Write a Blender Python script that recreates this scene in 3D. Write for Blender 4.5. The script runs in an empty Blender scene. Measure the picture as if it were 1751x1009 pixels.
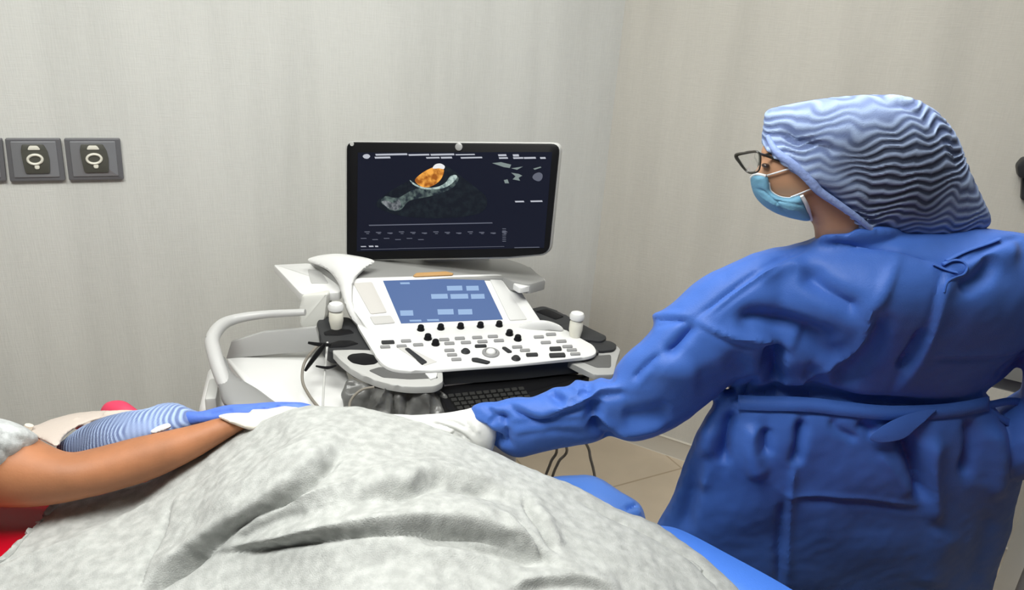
import bpy, bmesh, math, random
import numpy as np
from mathutils import Vector, Matrix, geometry
random.seed(3); rng = np.random.default_rng(5)
sc = bpy.context.scene
# ------------------------------------------------------------ camera
W, H, F = 1751.0, 1009.0, 1200.0
TH = math.atan(F/3233.0); RO = math.atan2(227, 3225)
CAM = np.array([0.0, 0.0, 1.6])
r0 = np.array([1.0, 0, 0]); u0 = np.array([0, math.sin(TH), math.cos(TH)]); FW = np.array([0, math.cos(TH), -math.sin(TH)])
RT = math.cos(RO)*r0 + math.sin(RO)*u0; UP = -math.sin(RO)*r0 + math.cos(RO)*u0
cd = bpy.data.cameras.new('camera'); co = bpy.data.objects.new('camera', cd); sc.collection.objects.link(co)
cd.sensor_width = 36; cd.lens = F/W*36; cd.clip_start = 0.05
m = Matrix.Identity(4)
for i in range(3):
    m[i][0] = RT[i]; m[i][1] = UP[i]; m[i][2] = -FW[i]; m[i][3] = CAM[i]
co.matrix_world = m; sc.camera = co
# ------------------------------------------------------------ world, lights, exposure
sc.view_settings.view_transform = 'Standard'; sc.view_settings.look = 'None'; sc.view_settings.gamma = 1
sc.view_settings.exposure = 0.0
wd = bpy.data.worlds.new('world'); sc.world = wd; wd.use_nodes = True
wd.node_tree.nodes['Background'].inputs[0].default_value = (0.80, 0.84, 0.9, 1)
wd.node_tree.nodes['Background'].inputs[1].default_value = 0.08
def area(name, loc, size, energy, col=(0.98, 1, 0.965), rot=(0, 0, 0)):
    l = bpy.data.lights.new(name, 'AREA'); l.shape = 'RECTANGLE'; l.size = size[0]; l.size_y = size[1]
    l.energy = energy; l.color = col
    o = bpy.data.objects.new(name, l); o.location = loc; o.rotation_euler = rot; sc.collection.objects.link(o); return o
area('ceiling_lamp_light', (-0.65, 0.45, 2.56), (1.2, 0.6), 43)
area('ceiling_lamp_light', (0.35, 1.45, 2.56), (1.2, 0.6), 17)

# ------------------------------------------------------------ picking world points
def ray(px, py):
    px = np.asarray(px, float); py = np.asarray(py, float)
    return FW + ((px-W/2)/F)[..., None]*RT - ((py-H/2)/F)[..., None]*UP
def on_Y(px, py, Y):
    r = ray(px, py); return CAM + r*(np.asarray(Y, float)/r[..., 1])[..., None]
def on_z(px, py, z):
    r = ray(px, py); return CAM + r*((np.asarray(z, float)-CAM[2])/r[..., 2])[..., None]
def proj(P):
    d = np.asarray(P, float)-CAM; k = d@FW
    return W/2+(d@RT)/k*F, H/2-(d@UP)/k*F
class Plane:
    def __init__(s, P, N):
        s.P = np.asarray(P, float); s.N = np.asarray(N, float)/np.linalg.norm(N)
        if s.N@(CAM-s.P) < 0: s.N = -s.N
    def hit(s, px, py, off=0.0):
        r = ray(px, py); t = ((s.P+s.N*off-CAM)@s.N)/(r@s.N); return CAM + r*np.asarray(t)[..., None]
def rot(v, ax, deg):
    return np.array(Matrix.Rotation(math.radians(deg), 3, Vector(ax)) @ Vector(v))
def unit(v):
    v = np.asarray(v, float); return v/np.linalg.norm(v)

# ------------------------------------------------------------ materials
def mat(name, col, rough=0.5, metal=0.0, emit=0, bump=0, bscale=200, var=0, vscale=8, spec=0.5, stretch=(1, 1, 1), sheen=0, trans=0, alpha=1, sub=0):
    M = bpy.data.materials.new(name); M.use_nodes = True; nt = M.node_tree; b = nt.nodes['Principled BSDF']
    b.inputs['Base Color'].default_value = (*col, 1); b.inputs['Roughness'].default_value = rough
    b.inputs['Metallic'].default_value = metal; b.inputs['Specular IOR Level'].default_value = spec
    b.inputs['Sheen Weight'].default_value = sheen; b.inputs['Transmission Weight'].default_value = trans; b.inputs['Alpha'].default_value = alpha
    if sub:
        b.inputs['Subsurface Weight'].default_value = sub; b.inputs['Subsurface Radius'].default_value = (0.012, 0.005, 0.003); b.inputs['Subsurface Scale'].default_value = 1
    if emit: b.inputs['Emission Color'].default_value = (*col, 1); b.inputs['Emission Strength'].default_value = emit
    if bump or var:
        tc = nt.nodes.new('ShaderNodeTexCoord'); mp = nt.nodes.new('ShaderNodeMapping'); mp.inputs['Scale'].default_value = stretch
        nt.links.new(tc.outputs['Object'], mp.inputs[0])
    if bump:
        n = nt.nodes.new('ShaderNodeTexNoise'); n.inputs['Scale'].default_value = bscale; n.inputs['Detail'].default_value = 3
        nt.links.new(mp.outputs[0], n.inputs['Vector'])
        bp = nt.nodes.new('ShaderNodeBump'); bp.inputs['Strength'].default_value = bump; bp.inputs['Distance'].default_value = 0.002
        nt.links.new(n.outputs[0], bp.inputs['Height']); nt.links.new(bp.outputs[0], b.inputs['Normal'])
    if var:
        n = nt.nodes.new('ShaderNodeTexNoise'); n.inputs['Scale'].default_value = vscale; n.inputs['Detail'].default_value = 4
        nt.links.new(mp.outputs[0], n.inputs['Vector'])
        rp = nt.nodes.new('ShaderNodeValToRGB'); rp.color_ramp.elements[0].position = 0.35; rp.color_ramp.elements[1].position = 0.65
        rp.color_ramp.elements[0].color = (*[c*(1-var) for c in col], 1); rp.color_ramp.elements[1].color = (*[min(1, c*(1+var)) for c in col], 1)
        nt.links.new(n.outputs[0], rp.inputs[0]); nt.links.new(rp.outputs[0], b.inputs['Base Color'])
    return M
def wall_mat(name, col):
    M = mat(name, col, 0.75, spec=0.25); nt = M.node_tree; b = nt.nodes['Principled BSDF']
    tc = nt.nodes.new('ShaderNodeTexCoord')
    hs = []
    for st, sc_ in (((1, 1, 18), 26), ((14, 14, 1), 22)):
        mp = nt.nodes.new('ShaderNodeMapping'); mp.inputs['Scale'].default_value = st
        n = nt.nodes.new('ShaderNodeTexNoise'); n.inputs['Scale'].default_value = sc_; n.inputs['Detail'].default_value = 2
        nt.links.new(tc.outputs['Object'], mp.inputs[0]); nt.links.new(mp.outputs[0], n.inputs['Vector']); hs.append(n)
    ad = nt.nodes.new('ShaderNodeMath'); ad.operation = 'ADD'; nt.links.new(hs[0].outputs[0], ad.inputs[0]); nt.links.new(hs[1].outputs[0], ad.inputs[1])
    bp = nt.nodes.new('ShaderNodeBump'); bp.inputs['Strength'].default_value = 0.35; bp.inputs['Distance'].default_value = 0.002
    nt.links.new(ad.outputs[0], bp.inputs['Height']); nt.links.new(bp.outputs[0], b.inputs['Normal'])
    mp = nt.nodes.new('ShaderNodeMapping'); mp.inputs['Scale'].default_value = (5, 5, 0.5)   # streaky stains running down the wallcovering
    n = nt.nodes.new('ShaderNodeTexNoise'); n.inputs['Scale'].default_value = 1.6; n.inputs['Detail'].default_value = 5
    nt.links.new(tc.outputs['Object'], mp.inputs[0]); nt.links.new(mp.outputs[0], n.inputs['Vector'])
    rp = nt.nodes.new('ShaderNodeValToRGB'); rp.color_ramp.elements[0].position = 0.3; rp.color_ramp.elements[1].position = 0.6
    rp.color_ramp.elements[0].color = (*[c*0.9 for c in col], 1); rp.color_ramp.elements[1].color = (*col, 1)
    r2 = nt.nodes.new('ShaderNodeMath'); r2.operation = 'MULTIPLY_ADD'; r2.inputs[1].default_value = 0.10; r2.inputs[2].default_value = 0.90
    mx = nt.nodes.new('ShaderNodeMix'); mx.data_type = 'RGBA'; mx.blend_type = 'MULTIPLY'; mx.inputs['Factor'].default_value = 1
    nt.links.new(ad.outputs[0], r2.inputs[0]); nt.links.new(n.outputs[0], rp.inputs[0])
    nt.links.new(rp.outputs[0], mx.inputs['A']); nt.links.new(r2.outputs[0], mx.inputs['B']); nt.links.new(mx.outputs['Result'], b.inputs['Base Color'])
    return M
GOWN = mat('gown_nonwoven_blue', (0.052, 0.142, 0.50), 0.52, bump=0.25, bscale=500, sheen=0.06, spec=0.3)
DRAPE = mat('drape_bright_blue', (0.07, 0.22, 0.78), 0.45, bump=0.2, bscale=400)
SKIN = mat('skin_brown', (0.40, 0.165, 0.075), 0.6, var=0.12, vscale=14, sub=0.04, bump=0.15, bscale=300)
SKIN2 = mat('skin_tan', (0.50, 0.27, 0.16), 0.5, var=0.06, vscale=20, sub=0.1)
GLOVE = mat('latex_glove', (0.78, 0.73, 0.64), 0.4, bump=0.3, bscale=90, sub=0.1)
GLOVE2 = mat('latex_glove_white', (0.82, 0.82, 0.80), 0.4, bump=0.3, bscale=90)
TEE = mat('grey_jersey', (0.52, 0.54, 0.54), 0.9, var=0.12, vscale=120, bump=0.4, bscale=500)
BLANK = mat('grey_fleece', (0.43, 0.44, 0.425), 0.95, var=0.13, vscale=60, bump=0.55, bscale=500, sheen=0.08, spec=0.1)
WHITE = mat('white_plastic', (0.70, 0.70, 0.685), 0.4, spec=0.3)
LGREY = mat('light_grey_plastic', (0.50, 0.50, 0.48), 0.4)
SILV = mat('silver_grey_plastic', (0.42, 0.42, 0.41), 0.35, metal=0.2)
MGREY = mat('mid_grey_plastic', (0.11, 0.11, 0.108), 0.5, spec=0.25)
DGREY = mat('dark_grey_plastic', (0.030, 0.031, 0.033), 0.45, spec=0.25)
BLACK = mat('black_plastic', (0.008, 0.008, 0.009), 0.4, spec=0.12)
BUTTON = mat('grey_button', (0.25, 0.25, 0.25), 0.5)
ORANGE = mat('orange_handle', (0.45, 0.25, 0.08), 0.5)
RED = mat('red_vinyl', (0.50, 0.004, 0.018), 0.3, spec=0.25)
PINK = mat('pink_red_fabric', (0.75, 0.05, 0.12), 0.6)
METAL = mat('brushed_steel', (0.55, 0.55, 0.54), 0.35, metal=0.9)
MASK = mat('mask_pale_blue', (0.17, 0.40, 0.58), 0.7, bump=0.3, bscale=300)
MASKW = mat('mask_white_binding', (0.8, 0.83, 0.86), 0.7)
LENS = mat('clear_lens', (0.85, 0.9, 0.88), 0.05, trans=0.9, alpha=0.35)
HAIR = mat('black_hair', (0.012, 0.010, 0.010), 0.5)
CAB = mat('grey_cable', (0.20, 0.18, 0.15), 0.5)
FRAME = mat('socket_frame_grey', (0.16, 0.16, 0.17), 0.45, metal=0.3)
PLATE = mat('socket_plate_grey', (0.27, 0.275, 0.29), 0.4, metal=0.4)
INSERT = mat('socket_insert_dark', (0.075, 0.075, 0.062), 0.5)
IVORY = mat('ivory_plastic', (0.78, 0.76, 0.66), 0.4)
BASEB = mat('baseboard_cream', (0.62, 0.58, 0.50), 0.4)
CEIL = mat('ceiling_white', (0.8, 0.8, 0.78), 0.8)
PVC = mat('clear_plastic_bag', (0.13, 0.13, 0.125), 0.25, alpha=0.75, bump=1.0, bscale=60)

# ------------------------------------------------------------ object helpers
def tag(o, label=None, cat=None, group=None, kind=None):
    if label: o['label'] = label
    if cat: o['category'] = cat
    if group: o['group'] = group
    if kind: o['kind'] = kind
    return o
def thing(name, loc, label, cat, group=None):
    o = bpy.data.objects.new(name, None); o.empty_display_size = 0.05; o.location = [float(c) for c in loc]
    sc.collection.objects.link(o); tag(o, label, cat, group); return o
def link(name, me, mt, parent=None, smooth=True):
    o = bpy.data.objects.new(name, me); sc.collection.objects.link(o)
    for q in (mt if isinstance(mt, (list, tuple)) else [mt]): me.materials.append(q)
    if smooth and len(me.polygons):
        me.polygons.foreach_set('use_smooth', [True]*len(me.polygons))
        try: me.set_sharp_from_angle(angle=math.radians(38))
        except Exception: pass
    if parent:
        o.parent = parent
        t = Vector((0, 0, 0)); p = parent
        while p: t += p.location; p = p.parent
        me.transform(Matrix.Translation(-t))
    return o
def mesh(name, V, Fc, mt, parent=None, smooth=True):
    me = bpy.data.meshes.new(name); me.from_pydata([tuple(map(float, v)) for v in V], [], [tuple(map(int, f)) for f in Fc]); me.update()
    return link(name, me, mt, parent, smooth)
def from_bm(name, bm, mt, parent=None, smooth=True):
    bmesh.ops.recalc_face_normals(bm, faces=bm.faces[:])
    me = bpy.data.meshes.new(name); bm.to_mesh(me); bm.free(); return link(name, me, mt, parent, smooth)
def box_bm(bm, c, ax, half, bev=0.0, seg=2):
    g = bmesh.ops.create_cube(bm, size=2)['verts']
    for v in g:
        p = np.asarray(c) + sum(np.asarray(ax[i])*half[i]*v.co[i] for i in range(3)); v.co = Vector(p)
    if bev: bmesh.ops.bevel(bm, geom=list({e for v in g for e in v.link_edges}), offset=bev, segments=seg, affect='EDGES', profile=0.5)
XYZ = (np.array([1, 0, 0]), np.array([0, 1, 0]), np.array([0, 0, 1]))
def catmull(pts, n=6, closed=True):
    P = np.asarray(pts, float); N = len(P); out = []
    rngi = range(N) if closed else range(N-1)
    for i in rngi:
        if closed: a, b, c, d = P[(i-1) % N], P[i], P[(i+1) % N], P[(i+2) % N]
        else: a, b, c, d = P[max(i-1, 0)], P[i], P[i+1], P[min(i+2, N-1)]
        for k in range(n):
            t = k/n
            out.append(0.5*((2*b)+(-a+c)*t+(2*a-5*b+4*c-d)*t*t+(-a+3*b-3*c+d)*t**3))
    if not closed: out.append(P[-1])
    return np.array(out)
def rounded(pts, r, n=5):
    P = np.asarray(pts, float); N = len(P); out = []
    for i in range(N):
        a, b, c = P[i-1], P[i], P[(i+1) % N]; rr = r[i] if isinstance(r, (list, tuple)) else r
        if rr <= 0: out.append(b); continue
        u = a-b; v = c-b; k1 = min(rr, np.linalg.norm(u)*0.48); k2 = min(rr, np.linalg.norm(v)*0.48)
        A = b+u/np.linalg.norm(u)*k1; C = b+v/np.linalg.norm(v)*k2
        for k in range(n+1):
            t = k/n; out.append((1-t)**2*A+2*t*(1-t)*b+t*t*C)
    return np.array(out)
def prism(name, V, N, thick, mt, parent=None, bev=0.0, seg=2):
    """closed outline V (world points on a plane) given thickness against its normal N"""
    bm = bmesh.new(); vs = [bm.verts.new(Vector(map(float, v))) for v in V]; f = bm.faces.new(vs)
    e = bmesh.ops.extrude_face_region(bm, geom=[f]); nv = [g for g in e['geom'] if isinstance(g, bmesh.types.BMVert)]
    for v in nv: v.co -= Vector(map(float, N))*thick
    if bev:
        top = set(vs); ed = [q for q in bm.edges if q.verts[0] in top and q.verts[1] in top]
        bmesh.ops.bevel(bm, geom=ed, offset=bev, segments=seg, affect='EDGES', profile=0.5)
    bmesh.ops.triangulate(bm, faces=[q for q in bm.faces if len(q.verts) > 4])
    return from_bm(name, bm, mt, parent)
def slab(name, px, pl, thick, mt, parent=None, bev=0.0, off=0.0, r=0, n=5):
    P = rounded(px, r, n) if r else np.asarray(px, float)
    return prism(name, pl.hit(P[:, 0], P[:, 1], off), pl.N, thick, mt, parent, bev)
def tube(name, pts, rad, mt, parent=None, seg=12, n=6, closed=False, flat=1.0):
    P = catmull(pts, n, closed) if n > 1 else np.asarray(pts, float); N = len(P)
    R = np.interp(np.linspace(0, 1, N), np.linspace(0, 1, len(rad)), rad) if hasattr(rad, '__len__') else np.full(N, rad)
    V = []; Fc = []; up = np.array([0.0, 0, 1]); 
    for i in range(N):
        t = P[(i+1) % N]-P[i-1] if closed else P[min(i+1, N-1)]-P[max(i-1, 0)]; t = unit(t)
        if i == 0:
            s = np.cross(t, up); s = unit(s) if np.linalg.norm(s) > 0.1 else np.array([1.0, 0, 0])
        s = unit(s-t*(s@t)); q = np.cross(s, t)
        for k in range(seg):
            a = 2*math.pi*k/seg; V.append(P[i]+s*math.cos(a)*R[i]+q*math.sin(a)*R[i]*flat)
    for i in range(N if closed else N-1):
        for k in range(seg):
            j = (i+1) % N; Fc.append((i*seg+k, i*seg+(k+1) % seg, j*seg+(k+1) % seg, j*seg+k))
    if not closed: Fc.append(tuple(range(seg))[::-1]); Fc.append(tuple((N-1)*seg+k for k in range(seg)))
    return mesh(name, V, Fc, mt, parent)
def lathe(name, c, ax, prof, mt, parent=None, seg=24, sx=1.0):
    """profile [(radius, height)] turned about axis ax through c"""
    ax = unit(ax); s = np.cross(ax, [0, 1, 0.01]); s = unit(s); q = np.cross(ax, s); V = []; Fc = []
    for r, h in prof:
        for k in range(seg):
            a = 2*math.pi*k/seg; V.append(np.asarray(c)+ax*h+s*math.cos(a)*r*sx+q*math.sin(a)*r)
    for i in range(len(prof)-1):
        for k in range(seg): Fc.append((i*seg+k, i*seg+(k+1) % seg, (i+1)*seg+(k+1) % seg, (i+1)*seg+k))
    Fc.append(tuple(range(seg))[::-1]); Fc.append(tuple((len(prof)-1)*seg+k for k in range(seg)))
    return mesh(name, V, Fc, mt, parent)

# ------------------------------------------------------------ full-bodied volumes from an outline (each at its own distance, with real thickness)
def inside(poly, X, Y):
    c = np.zeros(X.shape, bool); n = len(poly); j = n-1
    for i in range(n):
        xi, yi = poly[i]; xj, yj = poly[j]
        if yi != yj:
            t = ((yi > Y) != (yj > Y)) & (X < (xj-xi)*(Y-yi)/(yj-yi)+xi); c ^= t
        j = i
    return c
def rbf(ctrl):
    """smooth interpolation of scattered values (x, y, value)"""
    C = np.asarray(ctrl, float); S = 300.0
    if len(C) < 4:
        A = np.c_[C[:, :2]/S, np.ones(len(C))]; w = np.linalg.lstsq(A, C[:, 2], rcond=None)[0]
        return lambda x, y: x/S*w[0]+y/S*w[1]+w[2]
    P = C[:, :2]/S; n = len(P)
    def U(d): return np.where(d > 1e-9, d*d*np.log(d+1e-12), 0)
    K = U(np.linalg.norm(P[:, None]-P[None], axis=2))+np.eye(n)*1e-4
    A = np.zeros((n+3, n+3)); A[:n, :n] = K; A[:n, n:] = np.c_[np.ones(n), P]; A[n:, :n] = A[:n, n:].T
    w = np.linalg.solve(A, np.r_[C[:, 2], 0, 0, 0])
    def f(x, y):
        x = np.atleast_1d(np.asarray(x, float)); y = np.atleast_1d(np.asarray(y, float)); sh = x.shape
        Q = np.c_[x.ravel(), y.ravel()]/S; v = U(np.linalg.norm(Q[:, None]-P[None], axis=2))@w[:n]+w[n]+Q@w[n+1:]
        return v.reshape(sh)
    return f
class Volume:
    def __init__(s, outline, Yc, k=1.0, step=6.0, smooth=5, cap=None, gain=2.4, under=None, uo=0.007):
        s.poly = catmull(outline, smooth) if smooth > 1 else np.asarray(outline, float); s.st = step
        s.Yc = rbf(Yc); s.k = k
        lo = s.poly.min(0)-2*step; hi = s.poly.max(0)+2*step
        s.x = np.arange(lo[0], hi[0], step); s.y = np.arange(lo[1], hi[1], step)
        X, Y = np.meshgrid(s.x, s.y); M = inside(s.poly, X, Y).astype(float); u = np.zeros(X.shape)
        for lev in range(900):
            v = np.zeros_like(u); v[1:-1, 1:-1] = (u[:-2, 1:-1]+u[2:, 1:-1]+u[1:-1, :-2]+u[1:-1, 2:])/4 + gain*step*step/4
            u = v*M
        s.u = u; s.cap = cap; s.under = under; s.uo = uo
        s.X, s.Y, s.M = X, Y, M > 0
    def h(s, px, py):
        """half thickness in metres"""
        px = np.asarray(px, float); py = np.asarray(py, float)
        fx = np.clip((px-s.x[0])/s.st, 0, len(s.x)-1.001); fy = np.clip((py-s.y[0])/s.st, 0, len(s.y)-1.001)
        i = fx.astype(int); j = fy.astype(int); a = fx-i; b = fy-j; u = s.u
        v = (u[j, i]*(1-a)+u[j, i+1]*a)*(1-b)+(u[j+1, i]*(1-a)+u[j+1, i+1]*a)*b
        hp = np.sqrt(np.maximum(v, 0))*s.k
        hm = hp*1.25/F
        if s.cap: hm = s.cap*np.tanh(hm/s.cap)
        if s.under is not None:   # cloth lying over what it covers
            hu = s.under.h(px, py); dY = s.Yc(px, py).reshape(px.shape)-s.under.Yc(px, py).reshape(px.shape)
            hu = np.where(hu > 0.004, hu+s.uo+dY, 0); hm = np.maximum(hm, hu)
        return hm
    def front(s, px, py, off=0.0):
        """points of the near side, lifted by off"""
        Y = s.Yc(px, py).reshape(np.shape(px))-s.h(px, py); P = on_Y(px, py, Y); r = ray(px, py)
        return P-r/np.linalg.norm(r, axis=-1, keepdims=True)*off
    def build(s):
        ins = [(a, b) for a, b, q in zip(s.X.ravel(), s.Y.ravel(), s.M.ravel()) if q]
        pts = list(map(tuple, s.poly)); nb = len(pts)
        B = s.poly; keep = []
        I = np.array(ins)
        d = np.full(len(I), 1e9)
        for i in range(nb):
            a = B[i]; b = B[(i+1) % nb]; ab = b-a; t = np.clip(((I-a)@ab)/max(ab@ab, 1e-9), 0, 1); d = np.minimum(d, np.linalg.norm(I-(a+t[:, None]*ab), axis=1))
        I = I[d > s.st*0.35]; pts += list(map(tuple, I))
        vo, _, fo, *_ = geometry.delaunay_2d_cdt([Vector(p) for p in pts], [], [list(range(nb))], 1, 1e-5)
        Q = np.array([tuple(v) for v in vo]); hh = s.h(Q[:, 0], Q[:, 1])
        dmin = np.full(len(Q), 1e9)
        for i in range(nb):
            a = B[i]; b = B[(i+1) % nb]; ab = b-a; t = np.clip(((Q-a)@ab)/max(ab@ab, 1e-9), 0, 1); dmin = np.minimum(dmin, np.linalg.norm(Q-(a+t[:, None]*ab), axis=1))
        edge = dmin < 1e-3; hh[edge] = 0; hh[~edge] = np.maximum(hh[~edge], 2e-3)
        Y = s.Yc(Q[:, 0], Q[:, 1]); A = on_Y(Q[:, 0], Q[:, 1], Y-hh); Bk = on_Y(Q[:, 0], Q[:, 1], Y+hh)
        V = list(A); idx = {}; 
        for i in range(len(Q)):
            if edge[i]: idx[i] = i
            else: idx[i] = len(V); V.append(Bk[i])
        Fc = [tuple(f) for f in fo]+[tuple(idx[i] for i in f[::-1]) for f in fo]
        return np.array(V), Fc
def fuse(parts, voxel, iters=3, lam=0.5):
    """join closed volumes into one continuous skin"""
    bm = bmesh.new()
    for V, Fc in parts:
        vs = [bm.verts.new(Vector(map(float, v))) for v in V]
        for f in Fc:
            try: bm.faces.new([vs[i] for i in f])
            except ValueError: pass
    bmesh.ops.recalc_face_normals(bm, faces=bm.faces[:])
    me = bpy.data.meshes.new('tmp'); bm.to_mesh(me); bm.free(); o = bpy.data.objects.new('tmp', me); sc.collection.objects.link(o)
    md = o.modifiers.new('r', 'REMESH'); md.mode = 'VOXEL'; md.voxel_size = voxel; md.use_smooth_shade = True
    ms = o.modifiers.new('s', 'SMOOTH'); ms.factor = lam; ms.iterations = iters
    dg = bpy.context.evaluated_depsgraph_get(); dg.update(); out = bpy.data.meshes.new_from_object(o.evaluated_get(dg))
    bpy.data.objects.remove(o); bpy.data.meshes.remove(me); return out
def tube_vf(pts, rad, seg=14, n=5):
    o = tube('tmp', pts, rad, GOWN, seg=seg, n=n); V = [tuple(v.co) for v in o.data.vertices]; Fc = [tuple(p.vertices) for p in o.data.polygons]
    me = o.data; bpy.data.objects.remove(o); bpy.data.meshes.remove(me); return np.array(V), Fc
def sphere_vf(c, r, ax=None):
    bm = bmesh.new(); bmesh.ops.create_uvsphere(bm, u_segments=20, v_segments=14, radius=1); r = np.ones(3)*r
    V = [np.asarray(c)+np.array(v.co)*r for v in bm.verts]; bm.verts.ensure_lookup_table(); Fc = [tuple(v.index for v in f.verts) for f in bm.faces]; bm.free(); return np.array(V), Fc
def sculpt(me, strokes, limit=None):
    """work creases into cloth: (kind, points, width, depth). v = valley, r = ridge, s = overlap step (right-hand side of the stroke is raised)"""
    n = len(me.vertices); V = np.empty(n*3); me.vertices.foreach_get('co', V); V = V.reshape(-1, 3)
    Nn = np.empty(n*3); me.vertices.foreach_get('normal', Nn); Nn = Nn.reshape(-1, 3)
    vd = CAM-V; vd /= np.linalg.norm(vd, axis=1, keepdims=True); face = np.clip((Nn*vd).sum(1)*2.0, 0, 1)
    x, y = proj(V); D = np.zeros(n)
    for kind, pts, w, dep in strokes:
        P = catmull(pts, 5, False) if len(pts) > 2 else np.asarray(pts, float)
        L = np.r_[0, np.cumsum(np.linalg.norm(np.diff(P, axis=0), axis=1))]; T = L[-1]
        best = np.full(n, 1e9); sg = np.zeros(n); tt = np.zeros(n)
        lo = P.min(0)-4*w; hi = P.max(0)+4*w; q = np.where((x > lo[0]) & (x < hi[0]) & (y > lo[1]) & (y < hi[1]) & (face > 0))[0]
        if len(q) == 0: continue
        px_, py_ = x[q], y[q]; bq = np.full(len(q), 1e9); sq = np.zeros(len(q)); tq = np.zeros(len(q))
        for i in range(len(P)-1):
            a = P[i]; ab = P[i+1]-a; l2 = max(ab@ab, 1e-9); t = np.clip(((px_-a[0])*ab[0]+(py_-a[1])*ab[1])/l2, 0, 1)
            dx = px_-(a[0]+t*ab[0]); dy = py_-(a[1]+t*ab[1]); d = np.hypot(dx, dy); mk = d < bq
            bq[mk] = d[mk]; sq[mk] = np.sign(ab[0]*dy-ab[1]*dx)[mk]; tq[mk] = (L[i]+t*math.sqrt(l2))[mk]/T
        s_ = sq*bq/w; fade = np.clip(np.minimum(tq, 1-tq)*5, 0, 1); fade = fade*fade*(3-2*fade)*0.85+0.15
        if kind == 'v': g = -np.exp(-s_**2)
        elif kind == 'r': g = np.exp(-s_**2)
        elif kind == 'k': g = -1.0/(1+(s_*1.6)**2)*np.exp(-(s_/2.2)**2)       # sharp crease
        elif kind == 'e': g = np.exp(-np.abs(s_)*1.5)                       # sharp edge
        else:
            q_ = 1/(1+np.exp(-np.clip(s_*6, -30, 30))); g = q_*np.exp(-(s_/2.2)**2)-(1-q_)*0.5*np.exp(-(s_*1.3)**2)
        D[q] += g*dep*fade
    V += Nn*(D*face)[:, None]; me.vertices.foreach_set('co', V.ravel()); me.update()
def relax(me, it=2, lam=0.4):
    n = len(me.vertices); V = np.empty(n*3); me.vertices.foreach_get('co', V); V = V.reshape(-1, 3)
    E = np.empty(len(me.edges)*2, int); me.edges.foreach_get('vertices', E); E = E.reshape(-1, 2); deg = np.bincount(E.ravel(), minlength=n)[:, None].clip(1)
    for _ in range(it):
        S = np.stack([np.bincount(E[:, 0], V[E[:, 1], k], n)+np.bincount(E[:, 1], V[E[:, 0], k], n) for k in range(3)], 1)/deg
        V += (S-V)*lam
    me.vertices.foreach_set('co', V.ravel()); me.update()
def noise_cloth(me, amp, scale, seed=1):
    from mathutils import noise
    n = len(me.vertices); V = np.empty(n*3); me.vertices.foreach_get('co', V); V = V.reshape(-1, 3)
    Nn = np.empty(n*3); me.vertices.foreach_get('normal', Nn); Nn = Nn.reshape(-1, 3)
    k = np.array([noise.noise(Vector(p*scale)+Vector((seed*7.1, 0, 0))) for p in V])
    V += Nn*(k*amp)[:, None]; me.vertices.foreach_set('co', V.ravel()); me.update()

# ============================================================ THE ROOM
CB = on_z(991, 697, 0.08); CB[2] = 0
RB = on_z(1720, 935, 0.08); RB[2] = 0; dR = unit(RB-CB)
vl = ray(3275, 263); dL = -unit([vl[0], vl[1], 0])
nL = unit(np.cross(dL, [0, 0, 1])); nL = nL if nL@(-CB) > 0 else -nL
nR = unit(np.cross(dR, [0, 0, 1])); nR = nR if nR@(-CB) > 0 else -nR
WALLL = wall_mat('wallcovering_grey', (0.66, 0.66, 0.625)); WALLR = wall_mat('wallcovering_beige', (0.60, 0.575, 0.515))
CH = 2.6
def wall(name, d, n, L, M):
    bm = bmesh.new(); mid = CB+d*(L/2)-n*0.05; mid = mid.copy(); mid[2] = CH/2
    box_bm(bm, mid, (d, n, XYZ[2]), (L/2, 0.05, CH/2)); return tag(from_bm(name, bm, M, smooth=False), kind='structure')
wall('wall_left', dL, nL, 3.6, WALLL); wall('wall_right', dR, nR, 3.4, WALLR)
FLOOR = mat('floor_beige_tile', (0.60, 0.50, 0.375), 0.3, var=0.10, vscale=2.5, bump=0.05, bscale=40)
nt = FLOOR.node_tree; bs = nt.nodes['Principled BSDF']; br = nt.nodes.new('ShaderNodeTexBrick'); tc = nt.nodes.new('ShaderNodeTexCoord')
mp = nt.nodes.new('ShaderNodeMapping'); mp.inputs['Rotation'].default_value = (0, 0, math.atan2(dR[1], dR[0])); mp.inputs['Scale'].default_value = (1, 1, 1)
br.offset = 0; br.inputs['Scale'].default_value = 1; br.inputs['Brick Width'].default_value = 0.6; br.inputs['Row Height'].default_value = 0.6; br.inputs['Mortar Size'].default_value = 0.004
br.inputs['Color1'].default_value = br.inputs['Color2'].default_value = (1, 1, 1, 1); br.inputs['Mortar'].default_value = (0.72, 0.68, 0.62, 1)
mx = nt.nodes.new('ShaderNodeMix'); mx.data_type = 'RGBA'; mx.blend_type = 'MULTIPLY'; mx.inputs['Factor'].default_value = 1
src = bs.inputs['Base Color'].links[0].from_socket; nt.links.new(tc.outputs['Object'], mp.inputs[0]); nt.links.new(mp.outputs[0], br.inputs['Vector'])
nt.links.new(src, mx.inputs['A']); nt.links.new(br.outputs['Color'], mx.inputs['B']); nt.links.new(mx.outputs['Result'], bs.inputs['Base Color'])
def poly_slab(name, z0, z1, M):
    c = [CB-(nL+nR)*0.1, CB+dL*3.6, CB+dL*3.6+nL*3.6, CB+dR*3.4+nR*3.0, CB+dR*3.4]
    P = np.array([[p[0], p[1], z1] for p in c]); return tag(prism(name, P, np.array([0, 0, 1.0]), z1-z0, M), kind='structure')
poly_slab('floor', -0.06, 0, FLOOR); poly_slab('ceiling', CH, CH+0.05, CEIL)
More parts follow.
